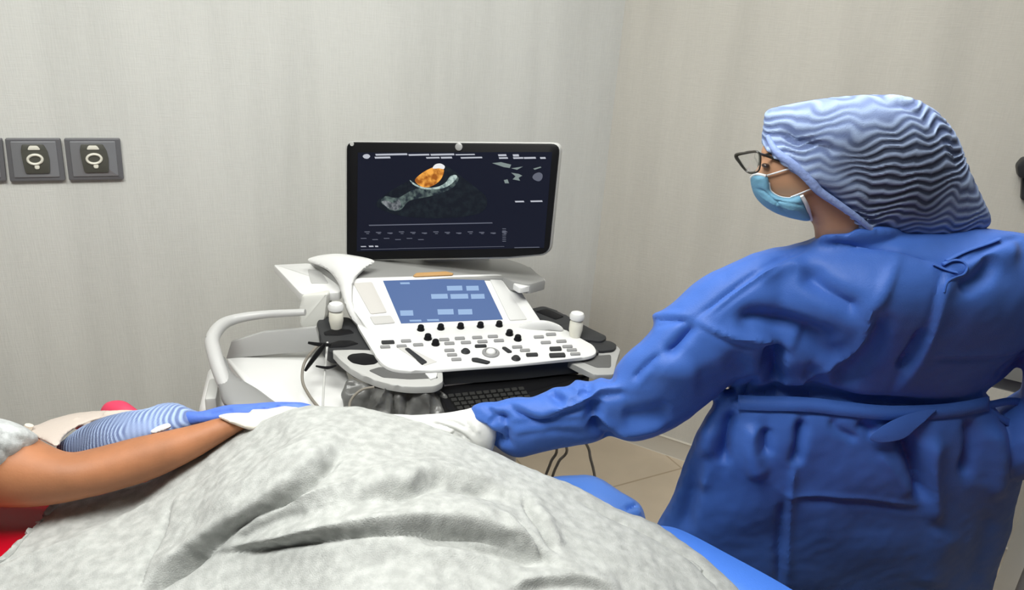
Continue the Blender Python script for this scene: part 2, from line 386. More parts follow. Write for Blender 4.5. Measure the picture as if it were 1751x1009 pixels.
def baseboard(name, d, n, L):
    bm = bmesh.new(); c = CB+d*(L/2)+n*0.006; c[2] = 0.04; box_bm(bm, c, (d, n, XYZ[2]), (L/2, 0.006, 0.04), 0.003)
    return tag(from_bm(name, bm, BASEB), kind='structure')
baseboard('baseboard_left', dL, nL, 3.5); baseboard('baseboard_right', dR, nR, 3.3)
def ceiling_lamp(x, y, lab):
    t = thing('ceiling_lamp', (x, y, CH), lab, 'ceiling lamp', 'recessed ceiling lamps')
    bm = bmesh.new(); box_bm(bm, (x, y, CH-0.01), XYZ, (0.62, 0.32, 0.01), 0.004); from_bm('frame', bm, WHITE, t)
    bm = bmesh.new(); box_bm(bm, (x, y, CH-0.022), XYZ, (0.58, 0.28, 0.003)); from_bm('diffuser', bm, mat('lamp_diffuser', (1, 0.97, 0.92), 0.6, emit=3), t)
ceiling_lamp(0.35, 1.45, 'white panel lamp on the ceiling above the ultrasound machine')
ceiling_lamp(-0.65, 0.45, 'white panel lamp on the ceiling above the bed')

# ---- wall sockets in a row on the left wall
PLW = Plane(CB, nL)
def wall_socket(px, label, ys=0.0, xs=0.0):
    c = PLW.hit(px[0][0], px[0][1]); t = thing('wall_socket', c, label, 'wall socket', 'grey sockets in a row on the left wall')
    q = np.array(px, float)
    def T(u, v):   # position inside the plate
        u = np.asarray(u, float); v = np.asarray(v, float)
        return np.stack([(q[0]*(1-x)+q[1]*x)*(1-y)+(q[3]*(1-x)+q[2]*x)*y for x, y in zip(np.atleast_1d(u), np.atleast_1d(v))])
    def piece(name, uv, off, th, M, r=0, bev=0.0015):
        uv = np.array(uv, float); P = T(uv[:, 0], uv[:, 1]); return slab(name, P, PLW, th, M, t, bev, off, r)
    piece('frame', [(0, 0), (1, 0), (1, 1), (0, 1)], 0.012, 0.0119, FRAME, 3, 0.002)
    piece('cover_plate', [(.09, .07), (.91, .07), (.91, .91), (.09, .91)], 0.0145, 0.004, PLATE, 2, 0.001)
    piece('socket_insert', [(.29, .14), (.68, .14), (.74, .3), (.76, .5), (.74, .82), (.30, .82), (.27, .5), (.26, .3)], 0.019, 0.006, INSERT, 3)
    piece('socket_bar', [(.38, .27), (.42, .17), (.57, .17), (.62, .27)], 0.021, 0.004, IVORY, 3, 0.0007)
    a = np.linspace(0, 2*np.pi, 25)[:-1]; ctr = T(.5, .49)[0]
    ring = np.c_[ctr[0]+np.cos(a)*12.5, ctr[1]+np.sin(a)*8]; P = PLW.hit(ring[:, 0], ring[:, 1], 0.019)
    tube('socket_ring', P, 0.0045, IVORY, t, seg=8, n=1, closed=True, flat=0.8)
    piece('socket_hole', [(.47, .63), (.57, .63), (.56, .72), (.48, .72)], 0.021, 0.004, IVORY, 3, 0.0007)
wall_socket([(109, 237), (205, 237), (212, 307), (118, 309)], 'rightmost grey wall socket in the row on the grey wall')
wall_socket([(8, 237), (103, 237), (112, 309), (17, 311)], 'grey wall socket in the middle of the row on the grey wall')
wall_socket([(-92, 238), (3, 237), (11, 310), (-82, 312)], 'grey wall socket at the row end, cut off by the frame')

# ---- dark bracket on the right wall, at the frame's edge
PRW = Plane(CB, nR)
c = PRW.hit(1751, 300); t = thing('wall_bracket', c, 'dark clamp bracket on the beige wall at the picture edge', 'bracket')
slab('plate', [(1748, 300), (1775, 300), (1775, 345), (1746, 342)], PRW, 0.03, DGREY, t, 0.003, 0.031, 3)
slab('clamp', [(1739, 285), (1750, 272), (1775, 270), (1775, 306), (1742, 304)], PRW, 0.06, DGREY, t, 0.004, 0.061, 5)

# ============================================================ ULTRASOUND MACHINE
A_ = on_z(655, 632, 0.86); B_ = on_z(1015, 607, 0.86); mx_ = unit(B_-A_)                 # machine's left-right axis
nK = unit(rot([0, 0, 1], mx_, 7)); PK = Plane(A_, nK)                                     # keyboard deck
hinge = PK.hit(780, 556); nT = unit(rot(nK, mx_, 32)); PT = Plane(hinge, nT)              # touch panel
my_ = unit(np.cross([0, 0, 1], mx_)); my_ = my_ if my_[1] > 0 else -my_                   # away from the user
um = thing('ultrasound_machine', (float(hinge[0]), float(hinge[1])+0.15, 0), 'white ultrasound machine with a black monitor and blue touch panel', 'ultrasound machine')
def em(name, col, e=1.0):
    M = mat(name, col, 0.35, emit=e, spec=0.12); M.node_tree.nodes['Principled BSDF'].inputs['Base Color'].default_value = (0.006, 0.006, 0.008, 1); return M
# touch-panel housing
hood = slab('touch_panel_housing', [(588, 500), (592, 482), (612, 474), (852, 467), (876, 474), (932, 558), (636, 572), (604, 530)], PT, 0.05, WHITE, um, 0.006, 0, [8, 10, 8, 12, 14, 0, 0, 6])
slab('touch_screen', [(655, 480), (826, 475), (860, 546), (686, 553)], PT, 0.004, em('touch_screen_blue', (0.075, 0.16, 0.40), 0.9), hood, 0.0, 0.0012)
LT = em('touch_text', (0.30, 0.46, 0.72), 1.0)
def bars(name, items, pl, off, M, par, th=0.0006):
    bm = bmesh.new()
    for (x0, y0, x1, y1) in items:
        vs = [bm.verts.new(Vector(p)) for p in pl.hit(np.array([x0, x1, x1+1, x0+1]), np.array([y0, y0-(x1-x0)*0.02, y1-(x1-x0)*0.02, y1]), off)]; f = bm.faces.new(vs)
        e = bmesh.ops.extrude_face_region(bm, geom=[f])
        for v in e['geom']:
            if isinstance(v, bmesh.types.BMVert): v.co -= Vector(pl.N)*th
    return from_bm(name, bm, M, par, False)
ts = [o for o in sc.objects if o.name.startswith('touch_screen')][0]
bars('screen_lettering', [(764, 489, 790, 497), (797, 489, 818, 497), (737, 503, 765, 511), (770, 503, 800, 511), (805, 503, 828, 511), (684, 531, 706, 540), (748, 529, 775, 538), (783, 529, 807, 538), (684, 483, 700, 486), (700, 547, 720, 550), (730, 546, 750, 549)], PT, 0.0022, LT, ts)
slab('speaker_panel', [(604, 484), (636, 482), (662, 534), (634, 537)], PT, 0.003, mat('warm_white_panel', (0.52, 0.50, 0.47), 0.5), hood, 0.001, 0.002, 3)
slab('palm_key', [(632, 541), (668, 539), (676, 552), (640, 555)], PT, 0.003, mat('offwhite_key', (0.48, 0.47, 0.45), 0.5), hood, 0.001, 0.002, 3)
slab('side_panel', [(836, 474), (854, 473), (902, 546), (872, 548)], PT, 0.003, mat('offwhite_panel', (0.58, 0.58, 0.565), 0.5), hood, 0.001, 0.002, 3)
slab('lid_handle', [(706, 471), (712, 466), (765, 464), (776, 467), (774, 470), (710, 473)], PT, 0.012, ORANGE, hood, 0.002, 0.004, 2)
# keyboard deck
deck = slab('keyboard_deck', [(604, 530), (636, 566), (780, 556), (932, 550), (962, 561), (1016, 590), (1022, 603), (1008, 610), (880, 622), (740, 632), (690, 634), (664, 629), (648, 617), (612, 558)], PK, 0.009, WHITE, um, 0.004, 0, [4, 0, 0, 6, 8, 8, 8, 14, 0, 0, 20, 14, 14, 6])
def rrect(cx, cy, w, h, sk=0.35):
    P = [(cx-w/2-h/2*sk*0, cy-h/2+w*0.02), (cx+w/2, cy-h/2-w*0.02), (cx+w/2+h*sk, cy+h/2-w*0.02), (cx-w/2+h*sk, cy+h/2+w*0.02)]; return P
def Q(x, y): return 560+x/3.367, 440+y/3.367
small = [(450,478),(425,508),(520,500),(330,512),(670,470),(760,463),(860,458),(950,452),(700,492),(795,487),(890,482),(985,476),(700,532),(715,558),(740,584),(1090,513),(1135,532),(1215,455),(1285,440),(1255,487),(1345,480),(1380,510),(1405,530),(1425,553)]
for (x, y) in small:
    cx, cy = Q(x, y); slab('key', rrect(cx, cy, 17, 4.0), PK, 0.004, BUTTON, deck, 0.0006, 0.0035, 1.5, 3)
for (x, y, w, h) in [(345, 485, 22, 5), (880, 507, 20, 4), (1310, 523, 20, 6), (1320, 560, 27, 6.5), (1175, 557, 20, 5)]:
    cx, cy = Q(x, y); slab('key', rrect(cx, cy, w, h), PK, 0.004, DGREY, deck, 0.0006, 0.004, 2, 3)
for P in ([(444, 522), (468, 520), (575, 600), (545, 612)], [(1003, 515), (1025, 513), (1065, 540), (1040, 543)], [(828, 578), (860, 576), (940, 598), (920, 608), (835, 592)]):
    slab('slider', [Q(*p) for p in P], PK, 0.006, DGREY, deck, 0.001, 0.005, 2, 3)
sl = PK.hit(*[np.array(v) for v in zip(*[Q(405, 520), Q(460, 515), Q(630, 600), Q(560, 622)])], 0.0015)
prism('slider_recess', sl, PK.N, 0.002, mat('recess_white', (0.55, 0.54, 0.52), 0.5), deck, 0.0005)
def knob(x, y, r=0.0085, hgt=0.014, M=BLACK):
    cx, cy = Q(x, y); c = PK.hit(cx, cy); lathe('knob', c-PK.N*0.001, PK.N, [(r*1.15, 0), (r*1.15, 0.003), (r, 0.0045), (r*0.92, hgt-0.002), (r*0.75, hgt), (0.0003, hgt)], M, deck, 16)
for x, y in [(537, 418), (652, 412), (766, 406), (880, 400), (988, 394)]: knob(x, y)
for x, y in [(578, 470), (622, 502), (1047, 445), (1095, 475)]: knob(x, y, 0.009)
for x, y in [(795, 545), (1085, 585)]: knob(x, y, 0.010, 0.008, DGREY)
cx, cy = Q(940, 552); c = PK.hit(cx, cy)
lathe('trackball_ring', c, PK.N, [(0.0215, 0), (0.0215, 0.003), (0.019, 0.005), (0.0145, 0.005), (0.013, 0.002), (0.013, 0)], BUTTON, deck, 28)
lathe('trackball', c, PK.N, [(0.0125, 0.001), (0.0125, 0.004), (0.011, 0.007), (0.008, 0.0095), (0.004, 0.011), (0.0003, 0.0115)], WHITE, deck, 24)
# moulded rise on the right of the deck
Vv = Volume([(880, 563), (895, 553), (915, 548), (938, 549), (958, 557), (962, 566), (935, 566), (905, 571), (885, 571)], [(880, 560, PK.hit(920, 562)[1]), (960, 560, PK.hit(920, 562)[1]), (920, 570, PK.hit(920, 562)[1])], k=0.8, step=2)
V_, F_ = Vv.build(); mesh('palm_rise', V_, F_, WHITE, deck)
# front body under the deck: dark wall, silver rim with cup holder, tray, bumper
PR = Plane(PK.P-nK*0.026, nK); rim_top = 0.0
front_dn = np.array([0, 0, -1.0])
def curtain(name, top_px, pl, off, drop, M, par, lean=0.0, thick=0.02):
    """a wall hanging from a line, with thickness towards the machine"""
    P = pl.hit(np.array([p[0] for p in top_px], float), np.array([p[1] for p in top_px], float), off)
    V = []; Fc = []; n = len(P)
    for p in P: V += [p, p+np.array([0, 0, -drop])+my_*lean, p+np.array([0, 0, -drop])+my_*(lean+thick), p+my_*thick]
    for i in range(n-1):
        for k in range(4): Fc.append((i*4+k, i*4+(k+1) % 4, (i+1)*4+(k+1) % 4, (i+1)*4+k))
    Fc += [(0, 1, 2, 3), ((n-1)*4+3, (n-1)*4+2, (n-1)*4+1, (n-1)*4)]
    bm = bmesh.new(); vs = [bm.verts.new(Vector(v)) for v in V]; [bm.faces.new([vs[i] for i in f]) for f in Fc]; return from_bm(name, bm, M, par)
curtain('front_panel', [(757, 630), (820, 626), (900, 620), (975, 612), (1012, 607), (1024, 602)], PK, -0.008, 0.046, mat('charcoal_front', (0.05, 0.052, 0.054), 0.5), um, 0.004, 0.05)
rimpx = [(566, 598), (600, 597), (640, 598), (668, 632), (740, 634), (757, 632), (758, 652), (745, 660), (700, 662), (652, 654), (608, 636), (582, 616)]
rim = slab('side_tray', rimpx, PK, 0.018, mat('silver_rim', (0.46, 0.46, 0.445), 0.4, spec=0.3), um, 0.004, -0.010, [6, 0, 0, 0, 0, 0, 4, 8, 20, 20, 20, 10])
slab('cup_holder', [(592, 611), (600, 605), (622, 603), (640, 607), (650, 615), (642, 622), (622, 624), (602, 620)], PK, 0.012, BLACK, rim, 0.001, -0.0085, 5)
slab('tray_recess', [(630, 633), (650, 627), (664, 630), (684, 637), (742, 637), (750, 646), (700, 648), (655, 645)], PK, 0.012, MGREY, rim, 0.001, -0.0085, 4)
prism('tray_tab', PK.hit(np.array([727., 748, 746, 736]), np.array([638., 637, 645, 648]), -0.006), PK.N, 0.004, WHITE, rim, 0.001)
bump = [(566, 602), (580, 620), (606, 640), (650, 659), (700, 667), (745, 664), (760, 657)]
curtain('rubber_bumper', bump, PK, -0.026, 0.012, DGREY, um, 0.006, 0.03)
rr = slab('side_tray', [(960, 612), (1000, 606), (1022, 604), (1030, 590), (1050, 586), (1062, 597), (1056, 612), (1050, 640), (1020, 641), (990, 628)], PK, 0.016, mat('silver_rim_2', (0.36, 0.36, 0.35), 0.4, spec=0.3), um, 0.004, -0.018, 4)
slab('tray_recess', [(985, 614), (1022, 608), (1045, 606), (1045, 628), (1020, 628)], PK, 0.012, MGREY, rr, 0.001, -0.0165, 4)
slab('cup_holder', [(1002, 588), (1020, 580), (1045, 583), (1056, 590), (1050, 598), (1028, 600), (1010, 597)], PK, 0.014, DGREY, rr, 0.002, -0.010, 5)
# probe holders: left (dark scalloped rack) and right
hl = slab('probe_rack', [(540, 548), (560, 540), (600, 542), (640, 596), (610, 600), (566, 604), (552, 592)], PK, 0.03, DGREY, um, 0.004, -0.012, 8)
for P in ([(553, 567), (575, 561), (598, 563), (606, 569), (580, 573), (555, 573)], [(560, 588), (580, 582), (600, 582), (614, 587), (590, 593), (562, 594)]):
    slab('holder_slot', P, PK, 0.01, BLACK, hl, 0.001, -0.0105, 3)
hr = slab('probe_rack', [(905, 528), (930, 522), (960, 534), (990, 552), (1040, 575), (1030, 584), (985, 578), (940, 556), (915, 545)], PK, 0.03, DGREY, um, 0.004, -0.004, 8)
slab('holder_slot', [(915, 532), (935, 527), (965, 541), (950, 546)], PK, 0.01, BLACK, hr, 0.001, -0.0025, 3)
# hood behind the touch panel, monitor stand and side shelves
zt = float(PT.hit(730, 472)[2]); PH = Plane([0, 0, zt-0.004], [0, 0.0, 1])
slab('rear_cover', [(598, 484), (540, 452), (528, 444), (545, 436), (600, 433), (700, 432), (850, 436), (900, 452), (935, 478), (905, 486), (876, 480), (860, 474), (612, 479)], PH, 0.028, mat('pale_grey_cover', (0.30, 0.30, 0.29), 0.4), um, 0.008, 0, [0, 8, 8, 8, 0, 0, 0, 8, 6, 6, 0, 0, 0])
V_, F_ = Volume([(527, 446), (540, 438), (570, 434), (600, 436), (640, 446), (622, 462), (606, 482), (604, 515), (620, 548), (640, 580), (628, 576), (600, 545), (586, 512), (578, 484), (560, 462)], [(530, 440, hinge[1]+0.13), (600, 440, hinge[1]+0.10), (590, 500, hinge[1]+0.0), (630, 575, hinge[1]-0.05), (640, 440, hinge[1]+0.11)], k=1.0, step=3).build()
mesh('side_cover', V_, F_, WHITE, um)
PS = Plane(on_z(540, 490, zt-0.03), unit([0, -0.12, 1]))
sh = slab('side_shelf', [(467, 452), (528, 449), (560, 462), (584, 488), (583, 500), (515, 503)], PS, 0.022, WHITE, um, 0.005, 0, [3, 6, 8, 3, 6, 6])
slab('shelf_pad', [(526, 460), (548, 462), (562, 484), (532, 484)], PS, 0.003, mat('shelf_pad_grey', (0.45, 0.45, 0.44), 0.6), sh, 0.0008, 0.002, 3)
PS2 = Plane(on_z(900, 484, zt-0.01), [0, 0, 1]); sh2 = slab('side_shelf', [(876, 484), (908, 476), (930, 474), (934, 480), (910, 488), (888, 492)], PS2, 0.016, WHITE, um, 0.004, 0, 4)
c = PS.hit(536, 500); 
slab('gel_holder', [(515, 505), (560, 502), (556, 545), (545, 563), (520, 566), (511, 555), (512, 530)], Plane(c+np.array([0, -0.02, 0]), [0, -1, 0.1]), 0.05, mat('cream_holder', (0.66, 0.66, 0.62), 0.4), um, 0.008, 0, 6)
# monitor
mc = on_Y(770, 340, hinge[1]+0.17); nM = unit(rot([0, -1, 0], [0, 0, 1], -14)); nM = unit(nM+np.array([0, 0, 0.10])); PM = Plane(mc, nM)
mon = slab('monitor', [(592, 243), (957, 246), (938, 434), (870, 440), (592, 445)], PM, 0.042, BLACK, um, 0.004, 0, [12, 16, 16, 0, 14])
mon['label'] = 'black flat monitor with a lit screen'
slab('monitor_edge', [(590, 241), (959, 244), (940, 436), (870, 442.5), (590, 447)], PM, 0.03, LGREY, mon, 0.003, -0.008, [12, 16, 16, 0, 14])
scr = slab('screen', [(612, 261), (944, 260), (930, 424), (610, 430)], PM, 0.003, em('screen_dark', (0.004, 0.006, 0.016), 1.0), mon, 0, 0.001)
c = PM.hit(785, 251); lathe('webcam', c, PM.N, [(0.010, 0), (0.010, 0.003), (0.007, 0.004), (0.0003, 0.004)], SILV, mon, 18)
c = PM.hit(602, 246); lathe('badge', c, PM.N, [(0.006, 0), (0.006, 0.002), (0.0003, 0.0022)], LGREY, mon, 14)
def M4(x, y): return 560+x/3.98, 220+y/3.98
def mshape(name, P, M, off=0.002, sm=0):
    P = np.array([M4(*p) for p in P]); P = catmull(P, 5) if sm else P
    return prism(name, PM.hit(P[:, 0], P[:, 1], off), PM.N, 0.0006, M, scr)
def speckle(name, ca, cb, sc_, lo, hi, e=1.0):
    M = mat(name, ca, 0.5, spec=0.1); nt = M.node_tree; b = nt.nodes['Principled BSDF']; tc = nt.nodes.new('ShaderNodeTexCoord'); n = nt.nodes.new('ShaderNodeTexNoise')
    n.inputs['Scale'].default_value = sc_; n.inputs['Detail'].default_value = 5; rp = nt.nodes.new('ShaderNodeValToRGB')
    rp.color_ramp.elements[0].position = lo; rp.color_ramp.elements[1].position = hi; rp.color_ramp.elements[0].color = (*ca, 1); rp.color_ramp.elements[1].color = (*cb, 1)
    nt.links.new(tc.outputs['Object'], n.inputs['Vector']); nt.links.new(n.outputs[0], rp.inputs[0]); nt.links.new(rp.outputs[0], b.inputs['Emission Color'])
    b.inputs['Emission Strength'].default_value = e; b.inputs['Base Color'].default_value = (0.005, 0.005, 0.005, 1); return M
DK = (0.004, 0.007, 0.014)
mshape('scan_sector', [(800, 250), (980, 380), (1080, 470), (1060, 560), (930, 600), (700, 610), (480, 590), (330, 520), (420, 430), (600, 330), (720, 260)], speckle('scan_dim', DK, (0.010, 0.017, 0.024), 60, 0.45, 0.7), 0.0016, 1)
mshape('tissue_echo', [(365, 500), (395, 460), (480, 470), (600, 410), (760, 400), (870, 330), (890, 350), (840, 410), (700, 460), (560, 490), (500, 550), (430, 555)], speckle('scan_echo', (0.012, 0.02, 0.03), (0.16, 0.22, 0.20), 55, 0.42, 0.72), 0.0020, 1)
mshape('tissue_echo', [(370, 500), (400, 490), (450, 505), (480, 480), (500, 520), (470, 555), (420, 545)], speckle('scan_echo_2', (0.05, 0.06, 0.07), (0.30, 0.32, 0.34), 70, 0.4, 0.7), 0.0024, 1)
mshape('valve_echo', [(560, 350), (600, 378), (660, 400), (740, 398), (800, 370), (835, 325), (870, 315), (880, 335), (830, 385), (760, 410), (660, 412), (590, 385)], speckle('scan_valve', (0.15, 0.22, 0.22), (0.5, 0.62, 0.58), 90, 0.35, 0.6), 0.0028, 1)
mshape('colour_flow', [(595, 355), (620, 320), (680, 280), (740, 260), (790, 275), (780, 330), (740, 375), (680, 400), (630, 390)], speckle('scan_orange', (0.35, 0.10, 0.01), (0.95, 0.42, 0.07), 45, 0.40, 0.58, 1.0), 0.0032, 1)
mshape('colour_flow', [(715, 268), (735, 243), (770, 238), (797, 255), (790, 275), (760, 270), (735, 272)], em('scan_white', (0.85, 0.85, 0.85), 1.0), 0.0036, 1)
WT = em('screen_text_white', (0.50, 0.52, 0.58), 1.0); GT = em('screen_text_grey', (0.12, 0.13, 0.17), 1.0)
def sb(items): return [(*M4(a, b), *M4(c, d)) for a, b, c, d in items]
bars('screen_lettering', sb([(325, 172, 540, 184), (550, 174, 690, 185), (700, 172, 860, 184), (870, 174, 1000, 182), (320, 192, 425, 204), (670, 194, 760, 204), (770, 192, 845, 204), (905, 194, 1050, 204), (1160, 175, 1215, 188), (1165, 195, 1225, 206), (1260, 175, 1300, 190), (1262, 195, 1330, 206), (1335, 194, 1415, 206), (1445, 194, 1482, 206), (1275, 492, 1335, 502), (1380, 490, 1460, 500), (225, 800, 260, 806), (280, 797, 310, 806), (322, 797, 342, 806)]), PM, 0.0022, WT, scr)
mshape('screen_icon', [(240, 188), (252, 176), (275, 174), (290, 188), (275, 204), (252, 202)], WT, 0.0022, 1)
it = [(280, 655, 1120, 662), (225, 822, 480, 825), (480, 815, 1200, 818), (1270, 808, 1440, 813)]
for k in range(13): it += [(250+k*78, 700+(k % 3)*4, 285+k*78, 706+(k % 3)*4), (262+k*78, 712, 280+k*78, 717)]
for k in range(6): it += [(225+k*78, 745+(k % 2)*8, 262+k*78, 750+(k % 2)*8)]
for y in range(680, 770, 14): it += [(1188, y, 1212, y+5)]
bars('screen_trace_lettering', sb(it), PM, 0.0022, GT, scr)
mshape('body_marker', [(1395, 330), (1410, 308), (1440, 298), (1462, 312), (1460, 340), (1440, 358), (1410, 350)], GT, 0.0022, 1)
for P in ([(1120, 235), (1180, 228), (1250, 245), (1240, 268), (1200, 262)], [(1250, 270), (1330, 258), (1290, 280)], [(1250, 300), (1300, 308), (1325, 320), (1300, 335), (1310, 355), (1260, 345), (1280, 325)], [(1200, 350), (1225, 345), (1235, 372), (1208, 372)], [(1400, 272), (1450, 258), (1455, 265), (1410, 280)]):
    mshape('body_marker', P, em('marker_grey', (0.22, 0.27, 0.26), 1.0), 0.0022)
# stand, column, base of the machine
bm = bmesh.new(); c = on_Y(770, 455, hinge[1]+0.16); box_bm(bm, (c[0], c[1]+0.13, c[2]-0.03), (mx_, my_, XYZ[2]), (0.10, 0.035, 0.09), 0.01); from_bm('monitor_neck', bm, LGREY, um)
cx = float(hinge[0]); cy = float(hinge[1])+0.18; axs = (mx_, my_, XYZ[2])
bm = bmesh.new(); box_bm(bm, (cx-0.03, cy+0.02, 0.48), axs, (0.17, 0.20, 0.33), 0.03, 4); from_bm('cabinet', bm, WHITE, um)
bm = bmesh.new(); box_bm(bm, (cx-0.03, cy-0.02, 0.10), axs, (0.22, 0.27, 0.045), 0.02, 3); from_bm('base', bm, MGREY, um)
for a in (-1, 1):
    for b in (-1, 1):
        p = np.array([cx-0.03, cy-0.02, 0.05])+mx_*a*0.18+my_*b*0.22
        lathe('caster', p-mx_*0.015, mx_, [(0.03, 0), (0.049, 0.003), (0.049, 0.027), (0.03, 0.03)], DGREY, um, 20)
# full-size keyboard drawer under the deck
zd = 0.80; PD = Plane([0, 0, zd], [0, 0, 1])
kd = slab('keyboard_drawer', [(742, 662), (930, 640), (1010, 640), (960, 672), (880, 690), (806, 700), (770, 706)], PD, 0.02, BLACK, um, 0.003, 0, 4)
for j in range(4):
    for i in range(11):
        x = 766+i*12+j*5; y = 674+j*7-i*1.2
        slab('key', [(x, y), (x+9, y-1), (x+11, y+4), (x+2, y+5)], PD, 0.006, mat('dark_key', (0.014, 0.014, 0.013), 0.6) if i+j == 0 else bpy.data.materials['dark_key'], kd, 0, 0.006)
bm = bmesh.new(); c = PD.hit(870, 640); box_bm(bm, c+np.array([0, 0.10, 0.0])+XYZ[2]*0.012, axs, (0.16, 0.10, 0.028), 0.006); from_bm('drawer_housing', bm, BLACK, um)
# transducers standing in the racks
def probe(px, py, off, lab, r=0.018, tilt=(0.0, 0, 1)):
    c = PK.hit(px, py, off); t = thing('ultrasound_probe', c, lab, 'ultrasound probe', 'white probes in the machine racks')
    lathe('handle', c-np.array([0, 0, .06]), tilt, [(r*0.35, 0), (r*0.6, 0.03), (r*0.8, 0.05), (r, 0.068), (r*0.98, 0.088), (r*0.82, 0.094), (r*0.7, 0.096), (0.0005, 0.097)], IVORY, t, 20)
    lathe('head', c+np.asarray(tilt)*0.034, tilt, [(r*0.7, 0), (r*1.05, 0.004), (r*1.1, 0.013), (r*0.9, 0.02), (r*0.5, 0.023), (0.0005, 0.0235)], WHITE, t, 20); return t
probe(575, 553, 0.0, 'white probe standing in the rack left of the touch panel')
probe(984, 568, 0.01, 'white probe standing in the rack right of the keyboard')

# ---- cables
def cable(px, Y, rad, lab, M=CAB, name='cable', n=6, grp=None):
    P = [on_Y(np.array(float(x)), np.array(float(y)), yy) for (x, y), yy in zip(px, Y if hasattr(Y, '__len__') else [Y]*len(px))]
    o = tube(name, P, rad, M, seg=8, n=n); return tag(o, lab, 'cable', grp)
hy = float(hinge[1])
cable([(545, 590), (535, 600), (520, 622), (517, 650), (526, 672), (545, 697), (575, 720)], [1.52, 1.50, 1.45, 1.42, 1.39, 1.35, 1.32], 0.0035, 'thin grey cable looping below the left probe rack')
cable([(560, 585), (556, 630), (553, 670), (552, 700)], [1.51, 1.45, 1.38, 1.33], 0.0025, 'straight pale cable hanging below the left probe rack', LGREY)
cable([(640, 662), (616, 668), (598, 690), (602, 725)], [1.37, 1.36, 1.34, 1.31], 0.003, 'grey cable hanging in front of the clear bag')
cable([(838, 690), (833, 745), (834, 770), (836, 800), (834, 850)], [1.60, 1.70, 1.73, 1.73, 1.73], 0.006, 'dark cable hanging straight below the gloved hand')
cable([(890, 665), (950, 760), (942, 790), (930, 822), (905, 900)], [1.60, 1.86, 1.88, 1.88, 1.88], 0.0045, 'leftmost of three grey cables hanging under the sleeve')
cable([(905, 665), (968, 762), (955, 790), (943, 822), (930, 900)], [1.60, 1.88, 1.90, 1.90, 1.90], 0.0045, 'middle of three grey cables hanging under the sleeve')
cable([(930, 660), (1000, 755), (1010, 785), (1018, 822), (1025, 900)], [1.62, 1.88, 1.90, 1.90, 1.90], 0.0045, 'rightmost of three grey cables hanging under the sleeve')
cl = thing('probe_clip', on_Y(np.array(555.), np.array(585.), hy-0.02), 'black clip with arms at the end of a cable', 'cable clip')
tube('clip_arm', [on_Y(np.array(float(x)), np.array(float(y)), 1.44) for x, y in [(556, 588), (545, 602), (530, 622), (522, 634)]], [0.004, 0.006, 0.005, 0.003], BLACK, cl, seg=8)
tube('clip_arm', [on_Y(np.array(float(x)), np.array(float(y)), 1.47) for x, y in [(527, 586), (545, 589), (566, 590)]], [0.003, 0.005, 0.004], BLACK, cl, seg=8)
tube('clip_arm', [on_Y(np.array(float(x)), np.array(float(y)), 1.44) for x, y in [(540, 626), (560, 629), (575, 625)]], [0.002, 0.004, 0.002], BLACK, cl, seg=8)
# clear plastic bag hanging under the tray
Vb = Volume([(590, 650), (640, 658), (700, 664), (755, 664), (790, 700), (820, 740), (700, 760), (600, 740), (585, 700)], [(590, 650, 1.425), (800, 700, 1.44), (650, 740, 1.38)], k=0.35, step=4, cap=0.03)
V_, F_ = Vb.build(); mb = fuse([(V_, F_)], 0.004, 2)
sculpt(mb, [('v', [(640, 655), (625, 700), (600, 740)], 6, .02), ('r', [(665, 660), (640, 700)], 4, .015), ('k', [(673, 662), (675, 715)], 4, .02), ('v', [(700, 662), (690, 720)], 6, .015), ('r', [(720, 664), (735, 700), (720, 730)], 5, .015), ('v', [(745, 664), (765, 700)], 6, .015)])
noise_cloth(mb, 0.012, 30)
tag(link('plastic_bag', mb, PVC), 'crumpled grey see-through bag hanging below the silver tray', 'plastic bag')

# ============================================================ GREY AND WHITE TROLLEY BEHIND THE BED
TY = on_z(400, 620, 0.82)[1]
tr = thing('hospital_trolley', (float(on_z(450, 640, .8)[0]), float(TY), 0), 'white trolley with a grey looped rail, left of the ultrasound machine', 'trolley')
PTd = Plane(on_z(470, 640, 0.80), unit([0.05, -0.10, 1]))
slab('deck', [(386, 612), (540, 597), (585, 605), (600, 660), (595, 745), (500, 715), (470, 692), (420, 655)], PTd, 0.03, WHITE, tr, 0.006, 0, [6, 0, 0, 0, 0, 0, 4, 4])
def TP(x, y, z): return on_z(np.array(float(x)), np.array(float(y)), z)
back = TP(520, 534, .93); yb = back[1]
rp = [on_Y(np.array(float(x)), np.array(float(y)), yy) for x, y, yy in [(522, 534, yb), (500, 535, yb), (450, 538, yb), (405, 545, yb-.02), (378, 557, yb-.06), (363, 580, yb-.12), (367, 605, yb-.17), (378, 640, yb-.21), (392, 668, yb-.24), (420, 692, yb-.26), (470, 720, yb-.27)]]
tube('rail', rp, [0.008, 0.009, 0.010, 0.012, 0.015, 0.016, 0.016, 0.016, 0.015, 0.013, 0.012], mat('pale_grey_rail', (0.50, 0.50, 0.49), 0.35), tr, seg=16)
V_, F_ = Volume([(352, 575), (368, 600), (385, 612), (400, 640), (440, 665), (475, 690), (530, 720), (420, 720), (385, 695), (372, 660), (360, 620)], [(352, 575, yb-.13), (385, 640, yb-.20), (430, 690, yb-.25), (530, 720, yb-.26), (372, 600, yb-.15)], k=0.9, step=3).build()
mesh('side_panel', V_, F_, mat('grey_side_panel', (0.27, 0.27, 0.265), 0.4), tr)
slab('back_panel', [(395, 585), (450, 568), (540, 560), (548, 590), (540, 600), (386, 614)], Plane(TP(470, 600, .83)+np.array([0, 0.0, 0]), [0.1, -1, .15]), 0.015, mat('grey_back_panel', (0.36, 0.36, 0.35), 0.5), tr, 0.003)
